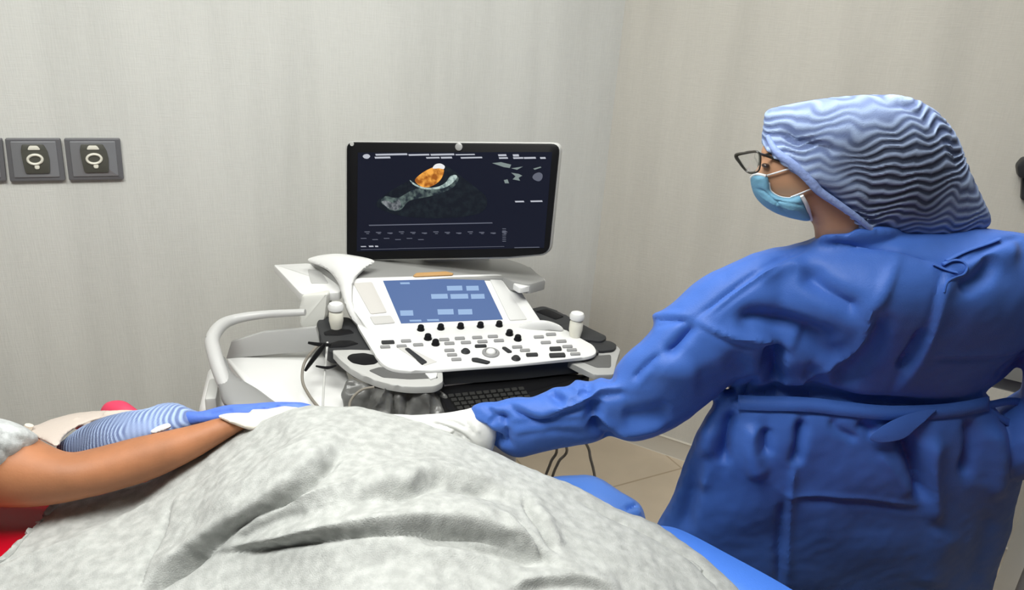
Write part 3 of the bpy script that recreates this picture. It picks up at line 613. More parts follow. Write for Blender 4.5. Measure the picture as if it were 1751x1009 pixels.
c = TP(440, 700, .7); bm = bmesh.new(); box_bm(bm, (c[0]+.01, c[1]+0.05, 0.40), axs, (0.15, 0.12, 0.36), 0.03, 3); from_bm('body', bm, WHITE, tr)
bm = bmesh.new(); box_bm(bm, on_Y(np.array(366.), np.array(690.), yb-.2)-np.array([0, 0, .1]), axs, (0.012, 0.05, 0.14), 0.006); from_bm('post', bm, LGREY, tr)

# ============================================================ BED
fa = on_z(np.array(0.), np.array(752.), 0.72); fb = on_z(np.array(1250.), np.array(1030.), 0.72); bx = unit(fb-fa); by = unit(np.cross([0, 0, 1], bx)); by = by if by[1] > 0 else -by
BW = 0.50; bc = (fa+fb)/2+bx*0.30-by*(BW/2-0.03); L2 = np.linalg.norm(fb-fa)/2+0.34
bed = thing('hospital_bed', (bc[0], bc[1], 0), 'bed with a shiny red vinyl mattress under the grey blanket', 'bed')
bm = bmesh.new(); box_bm(bm, (bc[0], bc[1], 0.66), (bx, by, XYZ[2]), (L2, BW/2, 0.06), 0.035, 5); mt = from_bm('mattress', bm, RED, bed); mt['label'] = 'shiny red vinyl mattress'
bm = bmesh.new(); box_bm(bm, (bc[0], bc[1], 0.57), (bx, by, XYZ[2]), (L2-0.03, BW/2-0.03, 0.03), 0.008); from_bm('frame', bm, METAL, bed)
for a in (-1, 1):
    for b in (-1, 1):
        p = bc+bx*a*(L2-0.12)+by*b*(BW/2-0.08); lathe('leg', (p[0], p[1], 0.0), XYZ[2], [(0.024, 0), (0.024, 0.02), (0.018, 0.025), (0.018, 0.56)], METAL, bed, 14)
# raised red cushion at the far side
ce = on_z(np.array(204.), np.array(698.), 0.76)
V_, F_ = Volume([(172, 702), (180, 690), (195, 685), (212, 686), (226, 694), (240, 706), (240, 716), (172, 716)], [(172, 702, ce[1]), (240, 702, ce[1]), (200, 716, ce[1]-.01)], k=1.2, step=2.5).build()
tag(mesh('cushion', V_, F_, PINK), 'small red cushion tip poking up behind the pale gloved arm', 'cushion')
# bright blue sheet over the far side of the bed
def sheet(name, top, drop, M, th=0.004, folds=0.0, n=40, par=None):
    P = catmull(top, 8, False); V = []; Fc = []; m_ = 10; N = len(P)
    for i in range(N):
        for j in range(m_):
            t = j/(m_-1); p = np.array(P[i]); o = by*(0.03*math.sin(min(t*3, 1.57))+0.012*math.sin(i*0.55)*t)
            V.append(p+o-np.array([0, 0, drop*t**1.15]))
    for i in range(N-1):
        for j in range(m_-1): a = i*m_+j; Fc.append((a, a+1, a+m_+1, a+m_))
    o = mesh(name, V, Fc, M, par); md = o.modifiers.new('s', 'SOLIDIFY'); md.thickness = th; return o
# the sheet: a sloping strip lying over the mattress edge, then hanging
sp = [[(1095, 905, .80), (1130, 903, .80), (1168, 912, .80), (1250, 955, .80), (1342, 1006, .80), (1450, 1075, .80), (1600, 1180, .80)],
      [(1100, 935, .80), (1128, 918, .805), (1160, 930, .805), (1225, 975, .805), (1300, 1020, .805), (1400, 1090, .805), (1500, 1200, .80)],
      [(1060, 960, .78), (1090, 950, .79), (1120, 960, .79), (1180, 1010, .79), (1240, 1060, .79), (1300, 1130, .79), (1350, 1250, .79)]]
rows = [catmull([on_z(np.array(float(a)), np.array(float(b)), c) for a, b, c in r], 6, False) for r in sp]
far = rows[0]; rows = [far+by*0.03-XYZ[2]*0.42, far+by*0.028-XYZ[2]*0.25, far+by*0.024-XYZ[2]*0.1, far+by*0.014-XYZ[2]*0.02]+rows
V = np.concatenate(rows); n_ = len(far); Fc = [(j*n_+i, j*n_+i+1, (j+1)*n_+i+1, (j+1)*n_+i) for j in range(len(rows)-1) for i in range(n_-1)]
o = mesh('bed_sheet', V, Fc, DRAPE); md = o.modifiers.new('s', 'SOLIDIFY'); md.thickness = 0.004
tag(o, 'bright blue sheet hanging over the bed side next to the dark blue gown', 'bed sheet')

# ---- grey blanket
top = [(-90, 1010), (0, 958), (40, 918), (75, 883), (98, 862), (130, 856), (185, 843), (240, 827), (300, 796), (350, 767), (385, 747), (415, 732), (450, 718), (500, 706), (560, 702), (620, 707), (700, 727), (760, 750), (800, 768), (900, 812), (1000, 858), (1100, 902), (1180, 949), (1250, 1009), (1320, 1100)]
zc = [(-90, 1010, .73), (0, 958, .735), (75, 885, .74), (130, 866, .745), (240, 838, .768), (350, 776, .84), (415, 735, .885), (500, 706, .94), (560, 702, .95), (620, 707, .95), (700, 728, .945), (800, 768, .93), (900, 812, .91), (1000, 858, .885), (1100, 902, .86), (1180, 950, .84), (1250, 1009, .825), (1330, 1100, .80),
      (300, 880, .82), (400, 830, .90), (500, 800, .955), (620, 780, .965), (760, 830, .96), (900, 880, .93), (600, 900, .95), (450, 950, .87), (300, 980, .81), (150, 940, .775), (100, 1009, .76), (850, 980, .92), (1050, 960, .89), (650, 1009, .935), (1000, 1050, .89),
      (0, 1120, .73), (300, 1150, .80), (600, 1150, .905), (900, 1150, .90), (1200, 1150, .85), (0, 1350, .70), (400, 1350, .78), (800, 1350, .84), (1300, 1350, .80)]
zf = rbf(zc); T = catmull(top, 14, False)
seg = np.r_[0, np.cumsum(np.linalg.norm(np.diff(T, axis=0), axis=1))]; NU, NV = 560, 270
uu = np.linspace(0, seg[-1], NU); T = np.c_[np.interp(uu, seg, T[:, 0]), np.interp(uu, seg, T[:, 1])]
B = np.c_[np.interp(np.linspace(0, 1, NU), [0, 1], [-120, 1420]), np.full(NU, 1330.0)]
rows = []
v = np.linspace(0, 1, NV)**1.25
for t in v:
    Pp = T*(1-t)+B*t; rows.append(on_z(Pp[:, 0], Pp[:, 1], np.maximum(zf(Pp[:, 0], Pp[:, 1]), 0.734)))
back = []; fade = np.clip((T[:, 0]-380)/120, 0.06, 1)[:, None]
R0 = rows[0]
for dy, dz in [(0.20, -0.42), (0.185, -0.32), (0.165, -0.22), (0.14, -0.14), (0.105, -0.075), (0.075, -0.038), (0.05, -0.018), (0.03, -0.006), (0.012, 0.0)]:
    p = R0+by*dy*fade+XYZ[2]*dz*fade; p[:, 2] = np.maximum(p[:, 2], np.minimum(R0[:, 2]-0.002, 0.722)) if dz > -0.2 else p[:, 2]; back.append(p)
# the far drop stops on the mattress where a patient and hands lie in front of the trolley
rows = back+rows; nr = len(rows)
V = np.concatenate(rows); Fc = [(j*NU+i, (j+1)*NU+i, (j+1)*NU+i+1, j*NU+i+1) for j in range(nr-1) for i in range(NU-1)]
me = bpy.data.meshes.new('blanket'); me.from_pydata([tuple(map(float, p)) for p in V], [], Fc); me.update()
S_ = [('s', [(-40, 985), (40, 950), (100, 928), (200, 885), (262, 856), (310, 822), (350, 790)], 9, .007),
      ('v', [(60, 925), (130, 895), (210, 862), (260, 840)], 12, .010),
      ('k', [(300, 850), (287, 872), (270, 930), (248, 968), (232, 1012)], 5, .010),
      ('s', [(592, 764), (560, 790), (520, 825), (486, 850), (440, 880), (410, 897), (352, 936), (310, 966), (240, 1010)], 14, .019),
      ('v', [(590, 770), (545, 806), (495, 848), (455, 872)], 10, .014), ('k', [(500, 845), (450, 874), (405, 900), (352, 938), (300, 975), (240, 1014)], 6, .012), ('v', [(345, 945), (310, 970), (270, 995), (235, 1018)], 8, .016),
      ('e', [(385, 928), (434, 892), (480, 868), (527, 850), (645, 820), (750, 796)], 12, .009), ('r', [(330, 895), (400, 850), (470, 800), (540, 755), (600, 730)], 22, .010),
      ('v', [(395, 930), (440, 908), (480, 888), (530, 876)], 9, .008),
      ('s', [(960, 972), (915, 948), (879, 930), (820, 911), (750, 901), (668, 901), (586, 910), (498, 927), (430, 937), (370, 944)], 14, .017),
      ('k', [(370, 946), (430, 941), (498, 931), (586, 914), (668, 905), (750, 905), (820, 915), (879, 934)], 5, .009),
      ('v', [(700, 915), (760, 916), (820, 930), (880, 950), (945, 972)], 11, .014),
      ('s', [(880, 850), (840, 838), (790, 826), (740, 818), (700, 836), (640, 846), (580, 860)], 18, .014),
      ('v', [(640, 850), (700, 843), (745, 826), (800, 836), (860, 842)], 9, .010),
      ('k', [(893, 850), (910, 880), (930, 918), (950, 950)], 6, .012), ('k', [(878, 895), (905, 925), (942, 965)], 6, .012),
      ('r', [(905, 850), (935, 895), (960, 945)], 9, .006), ('r', [(850, 880), (890, 920), (925, 950)], 10, .006),
      ('s', [(1060, 1022), (1010, 1000), (940, 998), (860, 1014)], 14, .010),
      ('k', [(975, 850), (1060, 887), (1130, 922), (1190, 965), (1235, 1012)], 5, .007),
      ('k', [(282, 858), (345, 812), (410, 765), (450, 735), (500, 716)], 9, .006),
      ('v', [(380, 800), (440, 770), (500, 735)], 22, .006), ('v', [(620, 965), (720, 960), (800, 985)], 30, .006), ('v', [(560, 900), (640, 880), (720, 870)], 18, .006), ('r', [(690, 860), (780, 868), (870, 890)], 20, .008)]
S_ = [(k, p, w, d*1.25) for k, p, w, d in S_]
sculpt(me, S_); relax(me, 2); noise_cloth(me, 0.0016, 60, 2); noise_cloth(me, 0.005, 14, 5)
bl = link('blanket', me, BLANK); md = bl.modifiers.new('s', 'SOLIDIFY'); md.thickness = 0.006; md.offset = -1 if me.polygons[0].normal.z > 0 else 1
tag(bl, 'light grey fleece blanket draped over the patient on the bed', 'blanket')

# ============================================================ BLUE STOOL BEHIND THE BED
stz = on_z(np.array(1000.), np.array(830.), 0.55)
st = thing('stool', (stz[0]+0.02, stz[1]-0.10, 0), 'stool under a shiny blue cover between bed and gowned person', 'stool')
V_, F_ = Volume([(905, 830), (935, 817), (985, 812), (1020, 815), (1060, 840), (1095, 862), (1106, 895), (1110, 930), (1060, 935), (1000, 920), (940, 900), (900, 870)], [(905, 850, stz[1]), (1100, 890, stz[1]-.08), (1000, 920, stz[1]-.12), (1000, 815, stz[1]+.02)], k=1.0, step=5).build()
m1 = fuse([(V_, F_)], 0.006, 3); sculpt(m1, [('e', [(1022, 816), (1060, 842), (1100, 870)], 6, .006), ('k', [(1070, 870), (1092, 862)], 5, .01), ('s', [(1062, 880), (1085, 868), (1100, 880)], 8, .008), ('v', [(960, 840), (1020, 870), (1060, 900)], 12, .004)])
link('cover', m1, mat('stool_blue_cover', (0.075, 0.20, 0.62), 0.4, bump=0.2, bscale=400), st)
sx, sy = stz[0]+0.02, stz[1]-0.10
lathe('pedestal', (sx, sy, 0.06), XYZ[2], [(0.03, 0), (0.03, 0.2), (0.02, 0.21), (0.02, 0.40)], METAL, st, 18)
for k in range(5):
    a = k*2*math.pi/5+0.3; e = np.array([sx+math.cos(a)*0.22, sy+math.sin(a)*0.22, 0.06])
    tube('leg', [(sx, sy, 0.09), (e+np.array([sx, sy, 0.09]))/2+np.array([0, 0, .01]), e], [0.02, 0.016, 0.012], METAL, st, seg=10)
    lathe('caster', e+np.array([0, -0.01, -0.033]), [0, 1, 0], [(0.018, 0), (0.027, 0.003), (0.027, 0.017), (0.018, 0.02)], DGREY, st, 14)

# ============================================================ SONOGRAPHER
GY = 1.16
ps = thing('person', (0.62, GY, 0), 'person in a blue gown, ruffled cap, glasses and mask reaching over the bed', 'person')
HY = GY-0.02
Hv = Volume([(1322, 232), (1306, 246), (1300, 262), (1301, 275), (1291, 292), (1285, 308), (1290, 326), (1305, 346), (1330, 362), (1362, 372), (1384, 376), (1392, 392), (1394, 420), (1400, 450), (1470, 470), (1540, 450), (1555, 380), (1580, 300), (1560, 225), (1500, 195), (1400, 192), (1352, 208)], [(1290, 300, HY-.01), (1590, 300, HY+.0), (1450, 460, HY), (1450, 190, HY)], k=0.62, step=5)
armY = [(1300, 470, GY-.01), (1200, 540, GY), (1120, 600, GY-.01), (1080, 690, GY-.02), (1250, 620, GY-.02), (950, 720, GY-.03), (850, 720, GY-.04), (1000, 660, GY-.02)]
Tv = Volume([(1400, 398), (1392, 404), (1345, 418), (1300, 427), (1235, 458), (1190, 500), (1185, 560), (1215, 620), (1250, 665), (1262, 690), (1400, 706), (1550, 712), (1690, 706), (1684, 672), (1720, 648), (1751, 622), (1800, 580), (1850, 520), (1850, 450), (1800, 412), (1751, 398), (1690, 391), (1600, 385), (1500, 388), (1440, 392)],
            [(1250, 500, GY-.0), (1480, 400, GY-.01), (1480, 520, GY-.045), (1480, 620, GY-.01), (1480, 700, GY+.01), (1700, 420, GY-.03), (1680, 520, GY-.05), (1700, 660, GY+.01), (1830, 480, GY-.04)], k=0.58, step=8, under=Hv, uo=0.012)
Av = Volume([(1330, 424), (1290, 430), (1240, 455), (1200, 478), (1165, 508), (1135, 530), (1115, 538), (1117, 556), (1095, 582), (1064, 606), (1047, 632), (1047, 650), (1028, 642), (1008, 648), (985, 643), (970, 655), (945, 660), (925, 673), (905, 681), (880, 680), (850, 686), (825, 686), (806, 692), (800, 705), (806, 725), (830, 748), (858, 768), (885, 780), (940, 773), (1000, 762), (1025, 752), (1042, 742), (1065, 749), (1095, 750), (1130, 740), (1175, 716), (1215, 685), (1255, 652), (1310, 640), (1350, 600), (1400, 540), (1410, 470), (1380, 428)], armY, k=0.85, step=6, smooth=4)
Sv = Volume([(1240, 668), (1218, 695), (1192, 735), (1172, 780), (1158, 820), (1145, 855), (1122, 905), (1110, 960), (1100, 1050), (1090, 1180), (1100, 1300), (1400, 1330), (1690, 1300), (1700, 1180), (1696, 1040), (1700, 1000), (1716, 950), (1735, 870), (1747, 805), (1735, 760), (1712, 715), (1694, 690), (1684, 672), (1600, 668), (1400, 664)],
            [(1300, 680, GY), (1600, 680, GY), (1200, 1000, GY+.08), (1600, 1000, GY+.09), (1400, 1300, GY+.20), (1700, 800, GY+.02)], k=0.56, step=9)
rs = on_Y(np.array(1830.), np.array(490.), GY-.02); re_ = rs+np.array([0.08, -0.02, -0.25]); rh = rs+np.array([-0.02, 0.10, -0.40])
rarm = tube_vf([rs, (rs+re_)/2+np.array([.02, 0, 0]), re_], [0.10, 0.095, 0.08])
rfa = tube_vf([re_+np.array([0, 0, .03]), (re_+rh)/2, rh], [0.08, 0.07, 0.055])
gm = fuse([Tv.build(), Av.build(), Sv.build(), rarm, rfa], 0.0038, 6)
G_ = [('k', [(1392, 414), (1345, 437), (1285, 472), (1232, 512), (1188, 547)], 5, .009), ('k', [(1345, 450), (1290, 485), (1245, 518), (1212, 543)], 4, .004), ('r', [(1370, 432), (1300, 468), (1240, 512), (1196, 548)], 6, .003),
      ('k', [(1112, 546), (1140, 546), (1178, 546)], 4, .008), ('e', [(1115, 538), (1150, 538), (1180, 543)], 4, .004), ('k', [(1115, 558), (1150, 553), (1180, 548)], 4, .005),
      ('v', [(1188, 550), (1172, 572), (1152, 595), (1135, 608)], 9, .010), ('k', [(1130, 605), (1112, 618), (1095, 634), (1080, 650)], 4, .008), ('e', [(1118, 628), (1100, 650), (1085, 665)], 6, .004),
      ('e', [(1192, 548), (1215, 562), (1250, 575), (1300, 582), (1342, 588)], 7, .009), ('v', [(1250, 545), (1300, 548), (1350, 560), (1400, 578), (1440, 592)], 17, .016), ('k', [(1190, 552), (1220, 572), (1260, 590), (1300, 600)], 5, .005),
      ('r', [(1290, 475), (1330, 460), (1362, 452), (1370, 470)], 12, .006), ('v', [(1372, 455), (1400, 485), (1440, 515), (1480, 535)], 16, .012),
      ('e', [(1538, 430), (1520, 470), (1500, 515), (1488, 530), (1478, 570), (1455, 605), (1410, 640), (1350, 672)], 9, .010),
      ('v', [(1510, 530), (1500, 590), (1470, 630), (1420, 665)], 14, .012), ('v', [(1360, 580), (1400, 605), (1450, 615)], 16, .010),
      ('v', [(1335, 590), (1325, 625), (1330, 668)], 15, .026), ('e', [(1345, 595), (1345, 635), (1342, 672)], 7, .010), ('v', [(1372, 640), (1400, 650), (1380, 668)], 14, .008),
      ('k', [(1296, 650), (1270, 672), (1250, 690)], 7, .012),
      ('s', [(1524, 676), (1545, 640), (1561, 617), (1592, 560), (1606, 500), (1618, 450)], 9, .009), ('v', [(1540, 640), (1565, 600), (1582, 560)], 8, .010),
      ('k', [(1395, 420), (1440, 420), (1490, 426), (1536, 434), (1580, 446), (1612, 456)], 4, .006), ('k', [(1592, 614), (1640, 618), (1690, 614), (1748, 602)], 4, .004), ('e', [(1592, 607), (1640, 611), (1690, 607), (1748, 596)], 5, .003),
      ('r', [(1640, 470), (1690, 440), (1751, 430)], 20, .008), ('v', [(1640, 500), (1680, 470), (1700, 440)], 14, .010), ('v', [(1700, 662), (1751, 622), (1790, 590)], 14, .014), ('k', [(1640, 455), (1690, 425), (1751, 402)], 4, .006),
      # forearm
      ('s', [(1080, 672), (1050, 674), (1025, 678), (1000, 692), (965, 706), (925, 716), (895, 706), (868, 688)], 9, .011), ('k', [(868, 688), (892, 706), (925, 718), (970, 705), (1010, 690)], 5, .010),
      ('k', [(1003, 646), (1006, 664), (1000, 680)], 5, .009), ('v', [(938, 664), (950, 680), (965, 692)], 8, .009), ('k', [(1010, 664), (985, 682), (968, 692)], 4, .006), ('e', [(975, 660), (990, 668), (982, 690)], 5, .006),
      ('k', [(1020, 676), (1045, 673), (1070, 672)], 5, .010), ('v', [(1020, 685), (1016, 705), (1020, 718)], 9, .014), ('e', [(1012, 710), (1040, 724), (1065, 735), (1105, 731), (1145, 720)], 6, .012), ('v', [(1010, 722), (1030, 738), (1055, 750)], 9, .020), ('v', [(1060, 715), (1100, 712), (1150, 700)], 14, .008),
      ('k', [(835, 727), (850, 714), (862, 712), (872, 722)], 5, .010), ('v', [(858, 722), (866, 716)], 7, .016), ('v', [(872, 765), (868, 745), (868, 730)], 6, .012), ('k', [(828, 688), (838, 704), (852, 714)], 5, .008), ('e', [(805, 712), (830, 722), (850, 735)], 5, .006),
      ('v', [(812, 735), (835, 752), (862, 758)], 9, .022), ('k', [(870, 728), (930, 722), (1000, 722)], 6, .004), ('k', [(880, 742), (940, 738), (1010, 744)], 7, .005), ('e', [(870, 738), (915, 736), (940, 740)], 6, .005), ('v', [(1180, 650), (1230, 640), (1290, 615)], 22, .008), ('r', [(1110, 620), (1180, 640), (1260, 620)], 20, .006),
      # waist and skirt
      ('v', [(1240, 668), (1300, 673), (1400, 678), (1500, 688), (1600, 692), (1690, 684)], 8, .012),
      ('v', [(1372, 715), (1366, 760), (1358, 800)], 8, .016), ('e', [(1362, 725), (1360, 790), (1352, 850), (1347, 960), (1345, 1009)], 8, .008), ('k', [(1340, 850), (1335, 920), (1332, 1009)], 9, .010),
      ('v', [(1255, 700), (1240, 740), (1238, 800)], 10, .016), ('r', [(1225, 720), (1205, 780), (1195, 850)], 14, .010), ('v', [(1215, 760), (1180, 850), (1165, 920)], 14, .010), ('r', [(1290, 720), (1285, 770), (1300, 820)], 14, .010), ('v', [(1310, 730), (1308, 780)], 10, .012),
      ('e', [(1318, 822), (1345, 846), (1400, 848), (1480, 853), (1540, 860), (1580, 866)], 5, .005), ('k', [(1345, 856), (1420, 858), (1500, 864), (1575, 876)], 8, .004),
      ('v', [(1540, 740), (1560, 780), (1575, 830), (1580, 862)], 10, .018), ('e', [(1500, 770), (1530, 810), (1560, 850)], 9, .006), ('r', [(1600, 740), (1595, 800), (1600, 900)], 14, .010), ('v', [(1655, 715), (1662, 760), (1650, 820)], 9, .012), ('r', [(1690, 720), (1705, 780), (1700, 860)], 14, .010),
      ('k', [(1425, 712), (1430, 732), (1470, 755)], 6, .008), ('v', [(1470, 720), (1500, 745)], 9, .008), ('v', [(1700, 870), (1680, 950), (1672, 1009)], 14, .008), ('r', [(1620, 900), (1600, 960), (1590, 1009)], 24, .006)]
G_ = [(k, p, w*1.12, d*(1.7 if k in 'vr' and w > 7 else 1.15)) for k, p, w, d in G_]
sculpt(gm, G_); relax(gm, 4); noise_cloth(gm, 0.008, 9, 3); noise_cloth(gm, 0.0008, 45, 8)
gown = link('gown', gm, GOWN, ps)
# belt and ties
def ribbon(name, pts, vol, w, off, M, par, th=0.002):
    P = catmull(pts, 6, False); C = []; 
    for d in (-w/2, w/2):
        C.append(vol.front(P[:, 0], P[:, 1]+d, off) if vol else None)
    V = list(C[0])+list(C[1]); n = len(P); Fc = [(i, i+1, n+i+1, n+i) for i in range(n-1)]
    o = mesh(name, V, Fc, M, par); md = o.modifiers.new('s', 'SOLIDIFY'); md.thickness = th; return o
class Mix:   # nearest front of two volumes
    def __init__(s, *v): s.v = v
    def front(s, px, py, off=0.0):
        F_ = [v.front(px, py, off) for v in s.v]; return np.where((F_[0][..., 1] < F_[1][..., 1])[..., None], F_[0], F_[1])
TS = Mix(Tv, Sv)
ribbon('waist_tie', [(1262, 688), (1300, 690), (1380, 692), (1450, 700), (1520, 706), (1600, 704), (1650, 698), (1690, 690)], TS, 25, 0.004, GOWN, gown)
bw = [(1600, 700), (1560, 706), (1520, 722), (1492, 742), (1488, 752), (1510, 757), (1545, 750), (1570, 730), (1590, 712)]
P = catmull(bw, 4); F0 = Sv.front(P[:, 0], P[:, 1], 0.016); prism('tie_loop', F0, -ray(1540, 730), 0.006, GOWN, gown, 0.001)
def strip(name, pts, Y, w, M, par, th=0.002):
    P = catmull(pts, 6, False); n = len(P); Yi = np.interp(np.linspace(0, 1, n), np.linspace(0, 1, len(Y)), Y)
    V = list(on_Y(P[:, 0], P[:, 1]-w/2, Yi))+list(on_Y(P[:, 0], P[:, 1]+w/2, Yi-.006)); o = mesh(name, V, [(i, i+1, n+i+1, n+i) for i in range(n-1)], M, par); md = o.modifiers.new('s', 'SOLIDIFY'); md.thickness = th
    return o
yt = float(Tv.front(np.array([1670.]), np.array([690.]))[0, 1])
strip('tie_end', [(1650, 695), (1685, 700), (1710, 715), (1735, 727), (1760, 728), (1790, 722)], [yt-.01, yt-.01, yt, yt], 13, GOWN, gown)
strip('tie_end', [(1655, 690), (1690, 692), (1725, 686), (1755, 690), (1790, 705)], [yt-.01, yt, yt+.01, yt+.01], 13, GOWN, gown)
yn = float(Tv.front(np.array([1620.]), np.array([455.]))[0, 1])
for pts in ([(1612, 452), (1628, 445), (1645, 447), (1654, 458), (1648, 470), (1632, 476), (1620, 484), (1615, 500)], [(1618, 446), (1650, 430), (1690, 416), (1710, 408)], [(1596, 452), (1620, 462), (1636, 466)]):
    pp = [Tv.front(np.array([float(a)]), np.array([float(b)]), 0.008)[0] for a, b in pts]; tube('neck_tie', pp, 0.0035, GOWN, gown, seg=8, flat=0.5)

# body: head, neck, trunk, legs and arm as one skin
Cv_out = [(1310, 188), (1345, 177), (1400, 167), (1480, 161), (1555, 167), (1600, 190), (1632, 232), (1658, 292), (1682, 338), (1697, 372), (1688, 392), (1645, 409), (1565, 414), (1500, 406), (1472, 394), (1455, 376), (1421, 354), (1388, 330), (1372, 312), (1348, 289), (1320, 268), (1304, 243), (1305, 215)]
Cv = Volume(Cv_out, [(1310, 210, HY), (1690, 380, HY), (1480, 165, HY), (1500, 400, HY), (1450, 280, HY)], k=0.78, step=5, under=Hv, uo=0.008)
def pt(x, y, Y): return on_Y(np.array(float(x)), np.array(float(y)), Y)
hip = pt(1470, 800, GY+.02); chest = pt(1480, 520, GY+.01); 
body = [Hv.build(), tube_vf([pt(1470, 440, HY), pt(1475, 480, HY+.01), chest, pt(1475, 660, GY+.04), hip], [0.055, 0.065, 0.075, 0.06, 0.07])]
for s_ in (-1, 1):
    h0 = hip+np.array([0.085*s_, 0, 0]); body.append(tube_vf([h0, (h0[0], GY+.08, 0.48), (h0[0], GY+.13, 0.28), (h0[0], GY+.15, 0.05)], [0.065, 0.055, 0.05, 0.035]))
body.append(tube_vf([pt(1300, 500, GY), pt(1180, 600, GY), pt(1110, 690, GY-.01), pt(1000, 716, GY), pt(850, 722, GY-.03)], [0.04, 0.035, 0.025, 0.02, 0.02]))
body.append(tube_vf([pt(1480, 480, GY), pt(1300, 500, GY)], [0.06, 0.05])); body.append(tube_vf([pt(1480, 500, GY), pt(1660, 490, GY), rs, re_, rh], [0.06, 0.06, 0.045, 0.04, 0.028]))
bmz = fuse(body, 0.005, 4); link('body', bmz, SKIN2, ps)
# cap
cm = fuse([Cv.build()], 0.0028, 5)
n = len(cm.vertices); V = np.empty(n*3); cm.vertices.foreach_get('co', V); V = V.reshape(-1, 3); Nn = np.empty(n*3); cm.vertices.foreach_get('normal', Nn); Nn = Nn.reshape(-1, 3)
x0c, zc0 = V[:, 0].mean(), V[:, 2].mean(); a = V[:, 0]-x0c; b = V[:, 2]-zc0
from mathutils import noise as mnoise
nz = np.array([mnoise.noise(Vector((p[0]*22, p[1]*22, p[2]*22))) for p in V]); nz2 = np.array([mnoise.noise(Vector((p[0]*9+4, p[1]*9, p[2]*9))) for p in V])
pleat = np.sin(2*np.pi*(b/0.0125-a*10+0.22*np.abs(((a/0.048+b*7+0.4*nz) % 1)*2-1)*2+1.3*nz)); pleat = pleat*np.clip(0.75+1.2*nz2, .3, 1.1)
inner = np.clip((Cv.h(*proj(V)))/0.05, 0, 1)
dens = np.clip(0.5+0.5*pleat, 0, 1)
V += Nn*((pleat*0.0013*np.clip(inner*2, .25, 1))+nz2*0.004)[:, None]
cm.vertices.foreach_set('co', V.ravel()); cm.update()
sculpt(cm, [('v', [(1335, 215), (1360, 240), (1400, 250), (1440, 265)], 9, .007), ('r', [(1330, 270), (1380, 300), (1450, 320), (1500, 350)], 12, .005), ('v', [(1345, 290), (1400, 325), (1470, 370), (1540, 400)], 8, .006), ('v', [(1500, 165), (1570, 190), (1620, 240), (1650, 300)], 10, .005)])
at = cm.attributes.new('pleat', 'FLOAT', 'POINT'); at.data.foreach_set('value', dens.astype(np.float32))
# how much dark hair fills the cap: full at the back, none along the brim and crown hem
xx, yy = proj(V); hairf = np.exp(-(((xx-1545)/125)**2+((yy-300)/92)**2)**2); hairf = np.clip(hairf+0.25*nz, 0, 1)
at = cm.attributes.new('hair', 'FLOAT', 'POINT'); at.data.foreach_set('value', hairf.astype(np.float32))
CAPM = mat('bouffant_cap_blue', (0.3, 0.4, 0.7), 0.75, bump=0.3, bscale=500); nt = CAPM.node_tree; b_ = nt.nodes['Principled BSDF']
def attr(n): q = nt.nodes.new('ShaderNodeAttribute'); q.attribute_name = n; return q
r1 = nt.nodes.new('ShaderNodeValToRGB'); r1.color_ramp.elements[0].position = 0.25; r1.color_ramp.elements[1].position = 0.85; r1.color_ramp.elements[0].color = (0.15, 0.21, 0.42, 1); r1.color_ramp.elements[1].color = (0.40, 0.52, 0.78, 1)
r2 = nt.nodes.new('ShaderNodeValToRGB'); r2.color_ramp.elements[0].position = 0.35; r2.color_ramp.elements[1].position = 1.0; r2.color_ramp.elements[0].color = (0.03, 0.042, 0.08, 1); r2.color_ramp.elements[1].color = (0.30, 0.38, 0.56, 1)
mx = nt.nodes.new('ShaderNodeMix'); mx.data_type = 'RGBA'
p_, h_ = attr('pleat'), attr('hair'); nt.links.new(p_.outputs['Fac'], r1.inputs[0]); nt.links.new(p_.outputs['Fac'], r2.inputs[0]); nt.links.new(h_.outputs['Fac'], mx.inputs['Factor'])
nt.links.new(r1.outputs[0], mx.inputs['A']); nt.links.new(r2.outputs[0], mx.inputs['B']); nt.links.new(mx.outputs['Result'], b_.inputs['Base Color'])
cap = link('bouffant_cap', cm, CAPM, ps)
bp = [(1308, 236), (1322, 262), (1350, 284), (1380, 312), (1396, 330), (1428, 352), (1462, 376), (1485, 396)]
pp = [Cv.front(np.array([a+5.]), np.array([b-3.]), 0.001)[0] for a, b in bp]
BAND = mat('cap_band_blue', (0.28, 0.38, 0.72), 0.7, bump=0.8, bscale=150)
tube('elastic_band', pp, [0.004, 0.006, 0.007, 0.007, 0.006, 0.005, 0.004], BAND, cap, seg=10)
# mask
def patch(name, px, vol, off, M, par, th=0.002, sm=5, step=3.0):
    P = catmull(px, sm) if sm > 1 else np.array(px, float); lo, hi = P.min(0), P.max(0)
    X, Y = np.meshgrid(np.arange(lo[0], hi[0], step), np.arange(lo[1], hi[1], step)); k = inside(P, X, Y); pts = list(map(tuple, P))+list(zip(X[k], Y[k]))
    vo, _, fo, *_ = geometry.delaunay_2d_cdt([Vector(p) for p in pts], [], [list(range(len(P)))], 1, 0.3)
    Qv = np.array([tuple(v) for v in vo]); V = vol.front(Qv[:, 0], Qv[:, 1], off)
    o = mesh(name, V, [tuple(f) for f in fo], M, par); md = o.modifiers.new('s', 'SOLIDIFY'); md.thickness = th; md.offset = 0; return o
Mv = Volume([(1283, 304), (1293, 297), (1311, 300), (1316, 312), (1318, 325), (1332, 335), (1352, 338), (1370, 334), (1376, 350), (1386, 377), (1355, 374), (1325, 364), (1302, 349), (1288, 330)], [(1290, 310, HY-.02), (1380, 350, HY-.055), (1330, 350, HY-.035), (1350, 370, HY-.03)], k=1.3, step=2.5)
